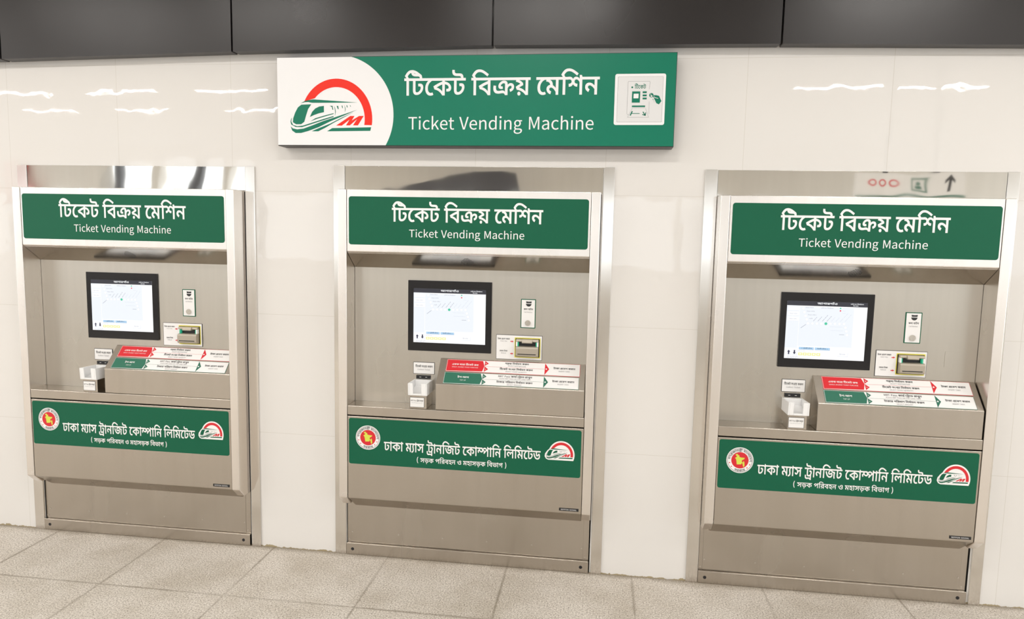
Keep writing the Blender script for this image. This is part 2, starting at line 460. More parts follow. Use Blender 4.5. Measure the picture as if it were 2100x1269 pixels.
# lettering outlines: each glyph is a list of contours, each contour x, y, x, y ... in thousandths
GLYPHS = [
    [[300,622, 300,527, 200,527, 200,0, 89,0, 89,527, -10,527, -10,622, 85,622, 69,641, 51,663, 35,684, 20,705, 64,771, 109,824, 156,865, 207,894, 265,911, 330,917, 379,915, 425,907, 471,894, 518,876, 567,851, 619,821, 677,785, 741,742, 683,666, 611,715, 550,754, 496,784, 445,805, 396,817, 343,821, 296,816, 256,803, 221,781, 192,755, 166,724, 144,690, 154,674, 165,656, 179,639, 193,622]],
    [[593,622, 593,527, 198,527, 198,214, 199,181, 202,159, 207,145, 214,134, 234,121, 263,117, 294,121, 324,132, 352,149, 378,172, 400,197, 416,224, 426,251, 430,280, 426,301, 416,317, 398,328, 372,331, 359,331, 347,330, 336,328, 325,326, 310,420, 331,424, 352,428, 375,430, 400,431, 443,427, 478,414, 505,395, 524,368, 536,335, 540,296, 534,241, 515,189, 486,142, 449,101, 408,68, 362,43, 311,27, 256,22, 214,24, 180,32, 154,44, 132,61, 114,82, 100,111, 92,136, 88,169, 86,209, 86,527, -10,527, -10,622],
     [386,622, 381,652, 368,672, 346,683, 313,687, 230,687, 186,689, 147,693, 116,700, 77,715, 46,738, 27,761, 14,788, 6,820, 4,856, 4,870, 5,883, 6,896, 9,912, 114,905, 113,896, 112,888, 112,880, 112,873, 113,853, 116,835, 122,819, 131,807, 145,796, 164,789, 190,784, 227,783, 305,783, 356,781, 395,774, 426,762, 452,743, 468,723, 480,696, 487,663, 491,622]],
    [[389,622, 389,527, 346,527, 313,511, 280,489, 248,463, 219,431, 195,396, 175,355, 163,311, 159,263, 161,223, 167,188, 178,161, 200,129, 226,108, 255,97, 284,93, 304,94, 321,97, 340,103, 360,113, 405,29, 374,12, 343,2, 311,-3, 278,-5, 233,-2, 192,9, 155,26, 123,50, 96,81, 74,117, 58,159, 48,208, 45,260, 48,307, 58,354, 73,396, 105,453, 148,503, 200,542, 259,570, 195,531, 177,529, 157,528, 134,527, 107,527, -10,527, -10,622]],
    [[848,622, 848,527, 523,527, 523,466, 524,434, 524,0, 413,0, 374,53, 326,101, 271,143, 209,177, 142,202, 70,218, 24,328, 121,379, 223,427, 328,469, 435,503, 414,469, 414,527, -10,527, -10,622],
     [413,425, 434,400, 387,385, 341,369, 296,350, 251,330, 207,309, 164,288, 211,275, 260,255, 309,228, 356,195, 397,157, 431,114, 417,106, 415,127, 414,148, 413,172, 413,198],
     [801,269, 798,237, 788,207, 770,179, 742,158, 719,147, 689,141, 655,139, 636,139, 619,140, 603,142, 588,144, 593,240, 599,239, 606,238, 615,238, 626,238, 650,240, 668,245, 679,253, 688,269, 691,289, 686,315, 670,339, 645,360, 610,378, 563,393, 509,404, 510,501, 587,486, 656,460, 697,438, 732,411, 761,382, 783,348, 797,310]],
    [],
    [[627,622, 627,527, 527,527, 527,0, 416,0, 377,53, 329,101, 273,142, 211,176, 143,202, 70,218, 24,328, 121,380, 224,429, 331,472, 438,506, 418,470, 418,527, -10,527, -10,622],
     [416,427, 437,403, 368,380, 299,353, 231,322, 164,288, 211,275, 260,255, 310,229, 357,196, 400,157, 435,113, 420,106, 418,129, 417,152, 416,176, 416,201]],
    [[968,622, 968,527, -10,527, -10,622],
     [490,511, 528,509, 559,503, 584,493, 606,480, 623,463, 637,440, 646,409, 649,367, 649,359, 649,350, 648,340, 648,331, 648,321, 649,305, 649,0, 537,0, 521,33, 499,54, 471,65, 438,69, 407,68, 377,65, 347,61, 317,56, 284,53, 247,52, 213,54, 177,59, 141,69, 108,86, 79,112, 56,146, 45,175, 39,211, 37,251, 37,273, 40,297, 44,321, 48,343, 156,328, 153,313, 150,297, 148,279, 148,259, 150,230, 155,206, 165,187, 184,168, 208,156, 234,151, 260,149, 293,150, 322,153, 348,158, 373,162, 399,165, 426,166, 460,163, 490,153, 516,137, 537,112, 537,361, 537,379, 534,392, 529,401, 522,409, 515,414, 505,417, 494,418, 480,419, 459,417, 438,411, 418,402, 401,391, 384,378, 371,363, 363,348, 360,334, 362,323, 368,314, 379,309, 398,307, 408,307, 417,308, 427,309, 435,310, 446,224, 432,221, 415,218, 394,216, 369,215, 339,218, 310,226, 286,240, 267,259, 255,286, 251,318, 256,352, 270,386, 292,418, 321,448, 357,473, 397,493, 441,507],
     [780,423, 822,418, 859,406, 887,385, 907,358, 920,325, 924,288, 920,253, 908,219, 887,187, 856,158, 813,133, 758,113, 728,206, 768,219, 795,236, 812,257, 817,280, 813,303, 802,319, 785,328, 765,330, 733,324, 701,305, 681,284, 659,255, 637,218, 588,275, 616,322, 646,360, 676,388, 708,407, 743,419]],
    [[660,622, 660,527, 561,527, 561,0, 450,0, 406,48, 356,89, 299,123, 236,151, 163,172, 80,187, 37,292, 67,310, 98,328, 131,346, 164,363, 198,381, 231,397, 189,422, 142,443, 90,460, 32,473, 67,551, 92,527, -10,527, -10,622],
     [450,527, 151,527, 151,534, 188,522, 224,506, 258,487, 289,466, 318,445, 342,423, 351,347, 319,334, 287,319, 254,304, 223,288, 193,272, 165,256, 160,265, 220,253, 278,234, 335,208, 387,176, 434,139, 472,96, 455,90, 452,114, 451,139, 450,165, 450,191],
     [175,-19, 149,-14, 127,0, 112,22, 107,50, 112,77, 127,99, 149,114, 175,119, 202,114, 224,99, 238,77, 243,50, 238,22, 224,0, 202,-14]],
    [[646,622, 646,527, 547,527, 547,0, 436,0, 436,132, 453,79, 417,128, 382,170, 347,206, 312,233, 274,250, 234,255, 208,252, 186,241, 170,223, 165,197, 171,171, 187,151, 212,134, 247,120, 214,19, 161,40, 120,65, 89,95, 67,129, 54,164, 50,201, 52,232, 61,261, 74,285, 102,314, 137,334, 176,346, 216,351, 266,346, 312,334, 353,314, 390,287, 425,252, 457,211, 438,200, 437,224, 436,248, 436,272, 436,297, 436,527, -10,527, -10,622],
     [313,322, 313,316, 312,308, 311,300, 310,292, 201,321, 196,367, 183,403, 162,429, 130,448, 103,458, 68,465, 28,470, 49,560, 101,546, 153,537, 197,523, 233,504, 263,480, 285,450, 300,413, 310,371]],
    [[710,622, 710,527, 611,527, 611,0, 499,0, 499,509, 504,531, 502,549, 500,567, 500,586, 499,605, 499,688, 587,688, 610,622],
     [352,629, 391,625, 426,614, 457,596, 485,571, 509,541, 529,507, 528,383, 506,425, 481,462, 456,492, 428,515, 397,528, 365,533, 335,529, 311,515, 299,502, 291,483, 289,462, 292,439, 303,420, 320,404, 344,393, 376,385, 414,381, 403,278, 360,282, 322,292, 290,306, 265,325, 243,347, 228,372, 214,415, 209,464, 211,499, 218,531, 229,557, 252,589, 282,611, 316,625],
     [80,629, 123,624, 163,611, 198,587, 225,553, 238,525, 246,490, 249,450, 244,408, 229,367, 204,331, 167,302, 136,289, 98,280, 55,278, 44,381, 87,385, 119,394, 141,407, 156,423, 165,441, 167,460, 165,481, 157,500, 143,514, 115,528, 77,533, 57,532, 39,531, 21,528, 0,523, -11,620, 14,624, 36,627, 58,628]],
    [[633,622, 633,527, 533,527, 533,0, 422,0, 422,222, 441,169, 407,209, 372,246, 334,277, 296,301, 259,317, 222,322, 194,318, 172,307, 156,289, 151,263, 156,240, 169,220, 192,203, 225,188, 174,92, 134,112, 100,136, 72,164, 52,196, 39,231, 35,267, 38,299, 46,329, 60,353, 88,382, 123,403, 162,415, 202,419, 248,415, 292,404, 332,385, 371,361, 408,330, 444,295, 426,287, 424,311, 423,335, 422,359, 422,382, 422,527, -10,527, -10,622]],
    [[225,0, 308,0, 308,583, 505,583, 505,652, 28,652, 28,583, 225,583]],
    [[82,0, 164,0, 164,483, 82,483],
     [123,583, 145,586, 162,597, 173,614, 177,637, 173,658, 162,675, 145,685, 123,689, 101,685, 84,675, 73,658, 69,637, 73,614, 84,597, 101,586]],
    [[272,-12, 315,-7, 356,5, 394,24, 429,49, 393,104, 369,85, 342,70, 312,60, 279,56, 218,69, 171,107, 141,165, 130,241, 141,317, 173,376, 221,413, 282,427, 309,424, 334,415, 357,402, 378,385, 419,438, 392,460, 360,478, 322,491, 278,495, 190,478, 116,429, 65,349, 46,241, 64,134, 111,55, 183,5]],
    [[82,0, 162,0, 162,127, 253,233, 394,0, 482,0, 300,288, 461,483, 370,483, 165,229, 162,229, 162,708, 82,708]],
    [[277,-12, 324,-8, 365,3, 403,18, 436,37, 407,92, 380,75, 351,63, 320,56, 286,53, 223,65, 174,99, 141,152, 126,222, 452,222, 453,232, 454,243, 455,256, 455,269, 443,362, 405,434, 345,479, 262,495, 182,478, 113,427, 65,347, 46,241, 64,134, 114,55, 187,6],
     [125,280, 142,344, 173,391, 215,420, 264,430, 315,421, 353,392, 376,345, 384,280]],
    [[233,-12, 256,-10, 279,-6, 301,0, 323,6, 307,68, 294,63, 280,58, 266,55, 252,54, 216,60, 193,78, 181,108, 177,147, 177,417, 309,417, 309,483, 177,483, 177,619, 109,619, 100,483, 24,478, 24,417, 96,417, 96,149, 103,83, 126,33, 168,0]],
    [[209,0, 304,0, 511,652, 428,652, 323,299, 307,244, 292,191, 277,139, 260,84, 256,84, 239,139, 224,191, 209,244, 193,299, 87,652, 1,652]],
    [[82,0, 164,0, 164,350, 197,383, 229,406, 260,420, 295,424, 337,417, 365,394, 382,354, 387,295, 387,0, 468,0, 468,306, 459,387, 432,447, 386,483, 320,495, 273,489, 232,471, 193,445, 158,413, 157,413, 149,483, 82,483]],
    [[246,-12, 288,-6, 327,9, 363,30, 393,57, 396,57, 403,0, 470,0, 470,708, 388,708, 388,522, 392,439, 361,463, 330,480, 295,491, 256,495, 177,478, 110,427, 64,347, 47,241, 61,134, 101,54, 164,5],
     [264,57, 208,69, 166,106, 140,164, 131,242, 142,317, 172,376, 216,413, 270,427, 300,424, 329,415, 358,400, 388,376, 388,123, 358,94, 328,73, 297,61]],
    [[245,-222, 346,-209, 423,-172, 472,-119, 489,-55, 479,-3, 447,32, 394,53, 321,60, 226,60, 185,64, 159,74, 145,91, 141,112, 144,130, 150,145, 160,158, 173,170, 189,163, 207,157, 226,154, 244,153, 313,165, 370,198, 407,251, 421,321, 418,351, 410,378, 397,402, 382,421, 480,421, 480,483, 312,483, 298,488, 282,492, 264,494, 244,495, 175,483, 117,449, 78,394, 63,323, 69,282, 83,246, 103,216, 126,193, 126,189, 107,174, 90,153, 78,128, 73,100, 76,73, 85,51, 99,34, 117,20, 117,16, 86,-7, 64,-33, 50,-63, 45,-93, 60,-148, 101,-189, 164,-214],
     [244,208, 204,216, 172,239, 150,275, 141,323, 150,371, 172,406, 204,428, 244,436, 284,428, 317,406, 339,371, 347,323, 339,275, 316,239, 283,216],
     [256,-166, 197,-160, 153,-143, 126,-117, 117,-82, 119,-61, 128,-40, 143,-19, 165,0, 182,-3, 198,-6, 213,-7, 228,-7, 311,-7, 354,-10, 384,-21, 403,-40, 409,-68, 398,-105, 368,-136, 319,-158]],
    [[90,0, 164,0, 164,361, 163,407, 160,457, 157,507, 153,553, 157,553, 209,405, 333,66, 388,66, 510,405, 563,553, 567,553, 563,507, 560,457, 557,407, 556,361, 556,0, 632,0, 632,652, 534,652, 409,303, 398,270, 387,236, 376,201, 364,167, 360,167, 348,201, 337,236, 325,270, 313,303, 189,652, 90,652]],
    [[193,-12, 237,-6, 278,9, 317,31, 353,58, 356,58, 363,0, 430,0, 430,297, 420,379, 390,441, 338,481, 262,495, 206,490, 155,474, 110,454, 73,432, 104,376, 135,395, 170,412, 208,423, 249,428, 298,417, 329,390, 344,351, 349,306, 216,283, 124,246, 70,195, 52,125, 63,67, 92,24, 137,-2],
     [216,54, 183,58, 155,72, 137,96, 131,131, 142,173, 179,208, 246,234, 349,252, 349,117, 315,90, 282,70, 250,58]],
    [[82,0, 164,0, 164,350, 197,383, 229,406, 260,420, 295,424, 337,417, 365,394, 382,354, 387,295, 387,0, 468,0, 468,306, 459,387, 432,447, 386,483, 320,495, 274,489, 232,472, 195,446, 160,414, 164,514, 164,708, 82,708]],
    [[593,622, 593,527, 198,527, 198,214, 199,181, 202,159, 207,145, 214,134, 234,121, 263,117, 294,121, 324,132, 352,149, 378,172, 400,197, 416,224, 426,251, 430,280, 426,301, 416,317, 398,328, 372,331, 359,331, 347,330, 336,328, 325,326, 310,420, 331,424, 352,428, 375,430, 400,431, 443,427, 478,414, 505,395, 524,368, 536,335, 540,296, 534,241, 515,189, 486,142, 449,101, 408,68, 362,43, 311,27, 256,22, 214,24, 180,32, 154,44, 132,61, 114,82, 100,111, 92,136, 88,169, 86,209, 86,527, -10,527, -10,622]],
    [[300,622, 300,527, 200,527, 200,0, 89,0, 89,453, 74,483, 54,506, 29,522, -4,527, -10,527, -10,622, 8,622, 31,619, 54,609, 75,590, 93,559, 92,567, 90,582, 89,599, 89,613, 89,688, 177,688, 199,622]],
    [[284,622, 284,527, 207,527, 267,547, 238,520, 216,495, 200,471, 191,448, 185,422, 184,393, 186,359, 192,323, 200,287, 209,250, 215,212, 217,173, 215,136, 208,100, 196,67, 176,37, 147,10, 109,-14, 60,-35, -3,-52, -29,41, 7,51, 37,63, 59,75, 82,96, 96,120, 103,147, 105,175, 103,213, 97,250, 88,286, 80,321, 73,356, 71,392, 73,423, 78,450, 87,474, 101,497, 118,521, 140,546, 138,527, -10,527, -10,622]],
    [[708,622, 708,527, 609,527, 609,0, 498,0, 498,330, 522,279, 499,307, 479,327, 460,340, 443,344, 431,342, 419,336, 408,326, 394,308, 377,280, 354,242, 327,200, 302,167, 278,142, 252,125, 224,115, 192,112, 163,115, 136,122, 110,137, 84,158, 58,189, 31,230, 111,279, 132,247, 149,227, 166,216, 184,213, 198,215, 212,221, 226,232, 242,252, 260,280, 282,320, 306,349, 324,380, 341,404, 357,421, 383,436, 414,441, 442,437, 466,426, 491,407, 520,381, 502,378, 500,398, 499,419, 498,439, 498,460, 498,527, -10,527, -10,622],
     [253,255, 243,313, 233,358, 220,391, 199,416, 170,435, 134,449, 87,459, 30,467, 59,567, 123,537, 175,527, 216,514, 249,498, 274,478, 292,453, 305,423, 314,387, 319,344]],
    [[707,622, 707,527, 311,527, 311,231, 312,199, 316,177, 321,162, 328,152, 348,139, 377,135, 408,138, 437,149, 466,166, 492,189, 514,214, 530,241, 540,269, 544,297, 540,319, 530,335, 512,345, 486,348, 473,348, 461,347, 450,345, 439,343, 424,437, 445,442, 466,445, 489,448, 514,448, 557,444, 592,432, 619,412, 638,385, 650,352, 654,314, 651,276, 642,240, 628,206, 610,174, 588,145, 563,118, 521,85, 475,60, 425,44, 370,39, 327,42, 294,49, 268,62, 246,78, 228,100, 213,128, 206,153, 202,187, 200,227, 200,527, -10,527, -10,622],
     [500,622, 495,652, 482,672, 460,683, 426,687, 344,687, 300,689, 261,693, 229,700, 191,715, 160,738, 141,761, 128,788, 120,820, 117,856, 118,870, 119,883, 120,896, 122,912, 228,905, 227,896, 226,888, 226,880, 225,873, 227,853, 230,835, 236,819, 245,807, 259,796, 278,789, 304,784, 340,783, 419,783, 470,781, 509,774, 540,762, 565,743, 582,723, 594,696, 601,663, 605,622],
     [607,-186, 497,-186, 481,-156, 457,-135, 426,-123, 389,-118, 364,-119, 337,-122, 309,-126, 280,-131, 249,-134, 216,-135, 184,-133, 151,-127, 120,-115, 91,-97, 66,-72, 47,-39, 35,3, 30,54, 31,82, 34,107, 38,130, 42,151, 149,137, 145,120, 142,101, 140,82, 140,64, 142,30, 151,4, 165,-16, 184,-29, 206,-36, 232,-39, 257,-38, 281,-35, 305,-30, 329,-26, 354,-23, 381,-22, 413,-25, 443,-35, 471,-51, 495,-76, 495,11, 496,33, 497,59, 498,87, 501,111, 607,211]],
    [[425,42, 360,47, 299,63, 241,89, 188,128, 155,162, 123,203, 95,251, 68,306, 43,371, 21,442, 127,471, 151,396, 177,330, 204,277, 233,234, 265,199, 299,174, 336,157, 378,146, 422,143, 465,146, 501,155, 528,171, 546,191, 557,218, 561,248, 559,278, 553,303, 545,323, 537,340, 617,337, 587,310, 557,286, 525,267, 490,252, 452,242, 408,239, 369,243, 334,253, 305,271, 283,297, 269,330, 264,370, 271,411, 290,452, 311,479, 342,505, 380,528, 361,527, 342,527, 322,527, 300,527, -10,527, -10,622, 977,622, 977,527, 674,527, 648,527, 619,528, 592,529, 567,530, 505,504, 457,477, 420,451, 395,426, 380,402, 375,378, 379,358, 388,345, 402,337, 418,334, 448,338, 474,348, 500,364, 529,386, 653,348, 660,326, 665,300, 669,272, 670,243, 664,194, 646,147, 627,118, 601,93, 568,72, 529,56, 480,46],
     [862,200, 864,156, 870,111, 881,64, 896,14, 787,-9, 771,45, 759,98, 752,152, 750,211, 752,253, 757,292, 765,328, 776,360, 706,371, 646,389, 597,413, 556,444, 523,480, 496,522, 610,536, 626,515, 647,495, 674,478, 708,465, 750,456, 800,453, 812,454, 824,454, 836,455, 851,456, 904,368, 885,330, 872,290, 865,248]],
    [[421,279, 389,281, 359,287, 331,296, 304,308, 276,323, 248,340, 225,355, 207,364, 191,370, 176,372, 162,370, 151,364, 145,355, 143,343, 145,331, 151,319, 161,308, 174,297, 103,226, 76,252, 54,282, 38,315, 33,353, 38,388, 52,415, 74,436, 102,450, 132,458, 161,461, 188,460, 213,455, 235,448, 256,440, 275,430, 293,419, 328,398, 355,384, 380,377, 405,374, 432,378, 451,390, 463,409, 467,438, 462,471, 447,503, 424,531, 397,556, 441,622, 487,622, 507,601, 528,573, 548,542, 564,506, 575,468, 579,428, 575,384, 561,347, 539,317, 508,296, 469,283],
     [71,590, 149,578, 187,560, 219,540, 242,519, 257,495, 267,465, 270,431, 270,423, 269,413, 268,403, 266,394, 158,396, 160,407, 161,416, 162,425, 162,433, 159,459, 150,482, 135,503, 113,520, 85,533, 50,542],
     [472,622, 472,527, -10,527, -10,622],
     [1200,622, 1200,527, 1101,527, 1101,0, 989,0, 989,394, 1001,338, 967,383, 934,423, 903,457, 872,484, 841,505, 809,521, 777,530, 743,533, 705,529, 671,518, 640,500, 611,477, 584,450, 558,419, 553,433, 572,444, 592,453, 614,459, 639,461, 671,458, 697,448, 716,432, 735,401, 741,365, 740,351, 740,338, 739,327, 737,321, 712,328, 723,341, 735,354, 748,367, 761,380, 775,393, 789,406, 911,514, 978,446, 686,178, 608,250, 697,333, 660,285, 623,261, 638,279, 649,297, 656,316, 659,335, 655,356, 645,371, 629,381, 608,384, 594,383, 580,379, 565,374, 550,366, 500,493, 536,533, 573,567, 610,593, 649,613, 692,625, 738,629, 789,624, 834,610, 877,588, 918,556, 960,517, 1004,469, 995,458, 993,481, 991,506, 990,533, 989,560, 989,688, 1077,688, 1100,622]],
    [[769,622, 769,527, 670,527, 670,0, 558,0, 558,323, 577,277, 558,305, 536,328, 512,343, 485,348, 473,347, 459,343, 447,335, 437,323, 430,305, 427,280, 427,271, 428,263, 429,255, 430,247, 335,240, 328,274, 315,302, 297,325, 275,342, 250,353, 221,356, 201,354, 184,348, 170,338, 159,326, 153,311, 151,294, 154,270, 164,250, 180,233, 213,212, 255,195, 221,97, 169,116, 124,141, 87,171, 59,208, 41,250, 35,298, 41,343, 59,381, 87,412, 122,435, 163,449, 209,454, 261,449, 305,434, 344,409, 383,371, 366,375, 381,405, 405,427, 434,440, 464,445, 497,441, 526,431, 553,414, 580,392, 563,376, 561,398, 560,420, 559,441, 558,463, 558,527, -10,527, -10,622]],
    [[740,622, 740,527, 385,527, 385,379, 387,361, 392,347, 401,338, 415,335, 431,338, 448,346, 465,359, 484,377, 503,400, 523,427, 618,444, 648,395, 669,346, 682,295, 686,242, 683,202, 673,163, 657,129, 634,99, 604,72, 569,51, 528,35, 480,25, 427,22, 363,27, 301,42, 263,59, 225,82, 191,110, 158,145, 126,189, 96,239, 69,297, 44,366, 21,442, 127,471, 151,393, 177,324, 204,268, 233,221, 266,183, 300,156, 336,137, 377,125, 419,121, 464,125, 504,137, 535,157, 557,182, 571,215, 576,252, 572,290, 562,321, 547,347, 530,370, 611,382, 577,337, 542,301, 507,273, 472,254, 436,242, 400,238, 373,240, 349,247, 327,257, 310,272, 295,292, 283,317, 276,351, 274,397, 274,527, -10,527, -10,622]],
    [[254,-129, 211,-63, 173,11, 145,87, 125,167, 112,249, 108,330, 112,414, 125,498, 145,578, 173,654, 211,727, 254,792, 361,792, 319,724, 283,650, 257,573, 237,494, 225,411, 221,330, 225,251, 237,169, 256,91, 283,15, 318,-60, 360,-129]],
    [[740,622, 740,527, 385,527, 385,379, 387,361, 392,347, 401,338, 415,335, 431,338, 448,346, 465,359, 484,377, 503,400, 523,427, 618,444, 648,395, 669,346, 682,295, 686,242, 683,202, 673,163, 657,129, 634,99, 604,72, 569,51, 528,35, 480,25, 427,22, 363,27, 301,42, 263,59, 225,82, 191,110, 158,145, 126,189, 96,239, 69,297, 44,366, 21,442, 127,471, 151,393, 177,324, 204,268, 233,221, 266,183, 300,156, 336,137, 377,125, 419,121, 464,125, 504,137, 535,157, 557,182, 571,215, 576,252, 572,290, 562,321, 547,347, 530,370, 611,382, 577,337, 542,301, 507,273, 472,254, 436,242, 400,238, 373,240, 349,247, 327,257, 310,272, 295,292, 283,317, 276,351, 274,397, 274,527, -10,527, -10,622],
     [368,-166, 342,-162, 320,-147, 305,-125, 300,-98, 305,-71, 320,-48, 342,-33, 368,-29, 395,-33, 417,-48, 431,-70, 436,-98, 431,-125, 417,-147, 395,-162]],
    [[757,622, 757,527, 657,527, 657,0, 546,0, 546,394, 558,338, 524,383, 491,423, 459,457, 428,484, 397,505, 366,521, 333,530, 300,533, 262,529, 227,518, 196,500, 168,477, 141,450, 114,419, 109,433, 128,444, 148,453, 170,459, 196,461, 228,458, 254,448, 273,432, 291,401, 297,365, 297,351, 297,338, 296,327, 294,321, 268,328, 279,341, 291,354, 304,367, 318,380, 332,393, 346,406, 467,514, 535,445, 243,176, 165,250, 254,333, 217,285, 180,261, 194,279, 206,297, 213,316, 215,335, 212,356, 202,371, 185,381, 164,384, 150,383, 136,379, 122,374, 107,366, 16,450, 60,501, 103,545, 146,581, 192,607, 241,624, 295,629, 345,624, 391,610, 433,588, 475,556, 517,517, 561,469, 551,458, 549,481, 547,506, 546,533, 546,560, 546,688, 633,688, 656,622]],
    [[627,622, 627,527, 527,527, 527,0, 416,0, 377,53, 329,101, 273,142, 211,176, 143,202, 70,218, 24,328, 121,380, 224,429, 331,472, 438,506, 418,470, 418,527, -10,527, -10,622],
     [416,427, 437,403, 368,380, 299,353, 231,322, 164,288, 211,275, 260,255, 310,229, 357,196, 400,157, 435,113, 420,106, 418,129, 417,152, 416,176, 416,201],
     [176,-10, 149,-5, 127,10, 112,32, 108,59, 112,86, 127,108, 149,123, 176,128, 203,123, 224,109, 239,86, 244,59, 239,32, 224,10, 203,-5]],
    [[255,491, 309,488, 356,478, 394,464, 426,444, 452,421, 470,395, 488,353, 494,311, 488,261, 470,217, 440,183, 399,157, 347,138, 285,127, 275,156, 323,141, 372,122, 422,100, 471,74, 520,44, 567,11, 506,-67, 454,-31, 402,2, 349,31, 294,57, 238,79, 178,99, 114,116, 46,130, 65,222, 100,214, 133,208, 168,204, 205,203, 246,204, 282,209, 310,217, 343,234, 365,255, 377,280, 381,308, 378,334, 367,357, 349,375, 326,389, 297,397, 264,399, 235,398, 213,394, 197,386, 186,376, 179,363, 177,348, 178,342, 179,335, 181,327, 183,321, 79,304, 73,320, 69,338, 67,355, 66,372, 71,406, 89,435, 117,459, 155,476, 201,487],
     [156,442, 146,472, 126,499, 96,520, 54,534, 111,578, 157,567, 190,551, 218,534, 238,516, 258,484, 267,445],
     [567,622, 567,527, -10,527, -10,622]],
    [[523,629, 575,625, 621,611, 656,589, 682,559, 698,521, 703,478, 700,446, 691,416, 676,388, 645,350, 604,318, 555,290, 500,266, 460,360, 511,381, 552,406, 572,425, 585,449, 589,476, 584,501, 571,520, 550,531, 520,535, 491,532, 462,525, 436,513, 412,499, 393,483, 378,467, 368,450, 365,435, 367,423, 374,413, 388,404, 413,399, 389,302, 347,310, 312,325, 285,345, 266,369, 255,397, 251,427, 257,465, 273,502, 299,536, 334,567, 375,593, 421,612, 471,625],
     [712,219, 705,167, 683,121, 648,84, 600,55, 540,38, 472,32, 398,38, 329,55, 286,73, 244,98, 206,130, 170,168, 135,215, 103,269, 74,331, 45,405, 21,485, 127,515, 154,430, 185,354, 216,292, 249,242, 286,200, 325,170, 367,149, 415,136, 465,132, 500,135, 532,143, 560,157, 581,175, 594,200, 598,229, 592,262, 574,289, 546,310, 513,326, 617,372, 656,342, 686,307, 700,280, 709,251]],
    [[434,34, 368,39, 305,54, 266,70, 227,93, 192,120, 158,154, 126,197, 96,245, 69,301, 43,368, 21,442, 127,471, 152,394, 178,327, 206,272, 235,228, 269,192, 304,167, 341,149, 383,138, 427,135, 474,139, 512,150, 543,170, 566,196, 580,228, 585,265, 583,291, 579,314, 572,335, 562,353, 551,369, 539,382, 622,464, 655,412, 677,360, 691,308, 695,254, 692,214, 682,176, 666,142, 643,111, 613,85, 578,63, 537,47, 488,37],
     [398,267, 358,270, 322,281, 294,299, 273,322, 260,352, 256,386, 257,410, 262,432, 269,453, 277,472, 381,445, 376,435, 372,425, 369,414, 368,403, 371,384, 381,371, 395,364, 413,362, 432,364, 450,369, 468,379, 487,394, 507,417, 529,449, 622,464, 622,405, 590,364, 558,329, 523,302, 485,283, 444,271],
     [749,622, 749,527, -10,527, -10,622]],
    [[483,0, 483,411, 506,361, 479,396, 452,429, 424,458, 396,483, 367,504, 337,520, 305,530, 270,533, 240,530, 213,522, 192,510, 163,484, 136,456, 123,454, 143,466, 168,475, 197,482, 232,484, 273,480, 307,467, 333,446, 351,421, 363,392, 367,361, 362,323, 348,286, 324,253, 292,221, 248,188, 195,156, 129,250, 180,275, 222,301, 242,319, 255,339, 259,360, 255,377, 246,390, 229,399, 205,402, 183,401, 161,396, 138,388, 114,376, 18,454, 52,502, 88,544, 127,580, 169,606, 215,623, 264,629, 311,625, 355,612, 396,591, 437,561, 478,524, 521,479, 487,490, 486,506, 485,528, 483,555, 483,585, 483,688, 571,688, 593,622, 693,622, 693,527, 594,527, 594,0]],
    [[81,-129, 123,-61, 159,14, 186,90, 205,169, 217,251, 221,332, 217,413, 205,496, 186,574, 159,651, 123,724, 82,792, 188,792, 232,726, 269,653, 297,576, 318,497, 330,414, 334,333, 330,249, 318,165, 297,86, 269,10, 232,-63, 188,-129]],
    [[943,622, 943,527, 845,527, 845,0, 734,0, 701,52, 658,96, 610,134, 563,164, 608,242, 645,218, 681,191, 713,161, 737,132, 736,144, 736,156, 735,168, 735,181, 734,194, 734,208, 734,527, -10,527, -10,622],
     [390,85, 340,89, 291,100, 245,117, 201,143, 159,180, 121,226, 85,282, 51,353, 20,433, 126,464, 148,404, 172,350, 196,305, 221,268, 249,237, 279,215, 311,199, 348,189, 387,186, 432,189, 468,200, 496,217, 515,239, 526,267, 530,299, 527,327, 519,351, 505,371, 488,386, 466,395, 443,398, 420,395, 403,386, 393,371, 389,351, 390,343, 391,333, 393,323, 397,314, 291,297, 284,317, 279,335, 276,352, 275,367, 278,394, 285,419, 297,438, 323,462, 355,478, 392,488, 430,491, 471,488, 509,479, 542,465, 571,445, 596,421, 615,392, 629,360, 638,325, 641,287, 634,235, 615,187, 594,158, 566,133, 533,113, 493,98, 444,88],
     [338,442, 329,472, 309,499, 279,520, 237,534, 293,578, 339,567, 373,551, 400,534, 420,516, 440,484, 450,445],
     [1234,622, 1234,527, 1135,527, 1135,0, 1023,0, 1023,457, 1006,489, 988,511, 966,523, 941,527, 928,527, 928,622, 946,622, 968,618, 990,607, 1010,588, 1027,559, 1026,567, 1025,582, 1024,599, 1023,613, 1023,688, 1111,688, 1134,622]],
    [[51,870, 42,818, 25,772, -2,733, -37,704, -67,690, -103,681, -142,679, -183,681, -219,690, -249,704, -287,733, -314,772, -332,818, -342,869, -249,880, -244,845, -234,815, -221,792, -203,774, -177,763, -147,760, -117,763, -92,773, -73,790, -59,814, -48,844, -43,881],
     [-96,837, -99,817, -110,803, -126,794, -145,790, -167,794, -183,804, -193,820, -196,840, -193,856, -184,870, -169,880, -147,884, -124,881, -108,872, -99,857]],
    [[335,-12, 395,-5, 448,13, 494,42, 535,82, 490,134, 458,103, 422,80, 383,66, 339,60, 255,79, 191,133, 150,217, 136,328, 151,438, 193,521, 258,573, 342,591, 381,587, 416,574, 447,555, 475,530, 519,583, 487,614, 446,639, 397,657, 341,663, 226,640, 134,574, 73,467, 52,326, 73,184, 132,78, 222,11]],
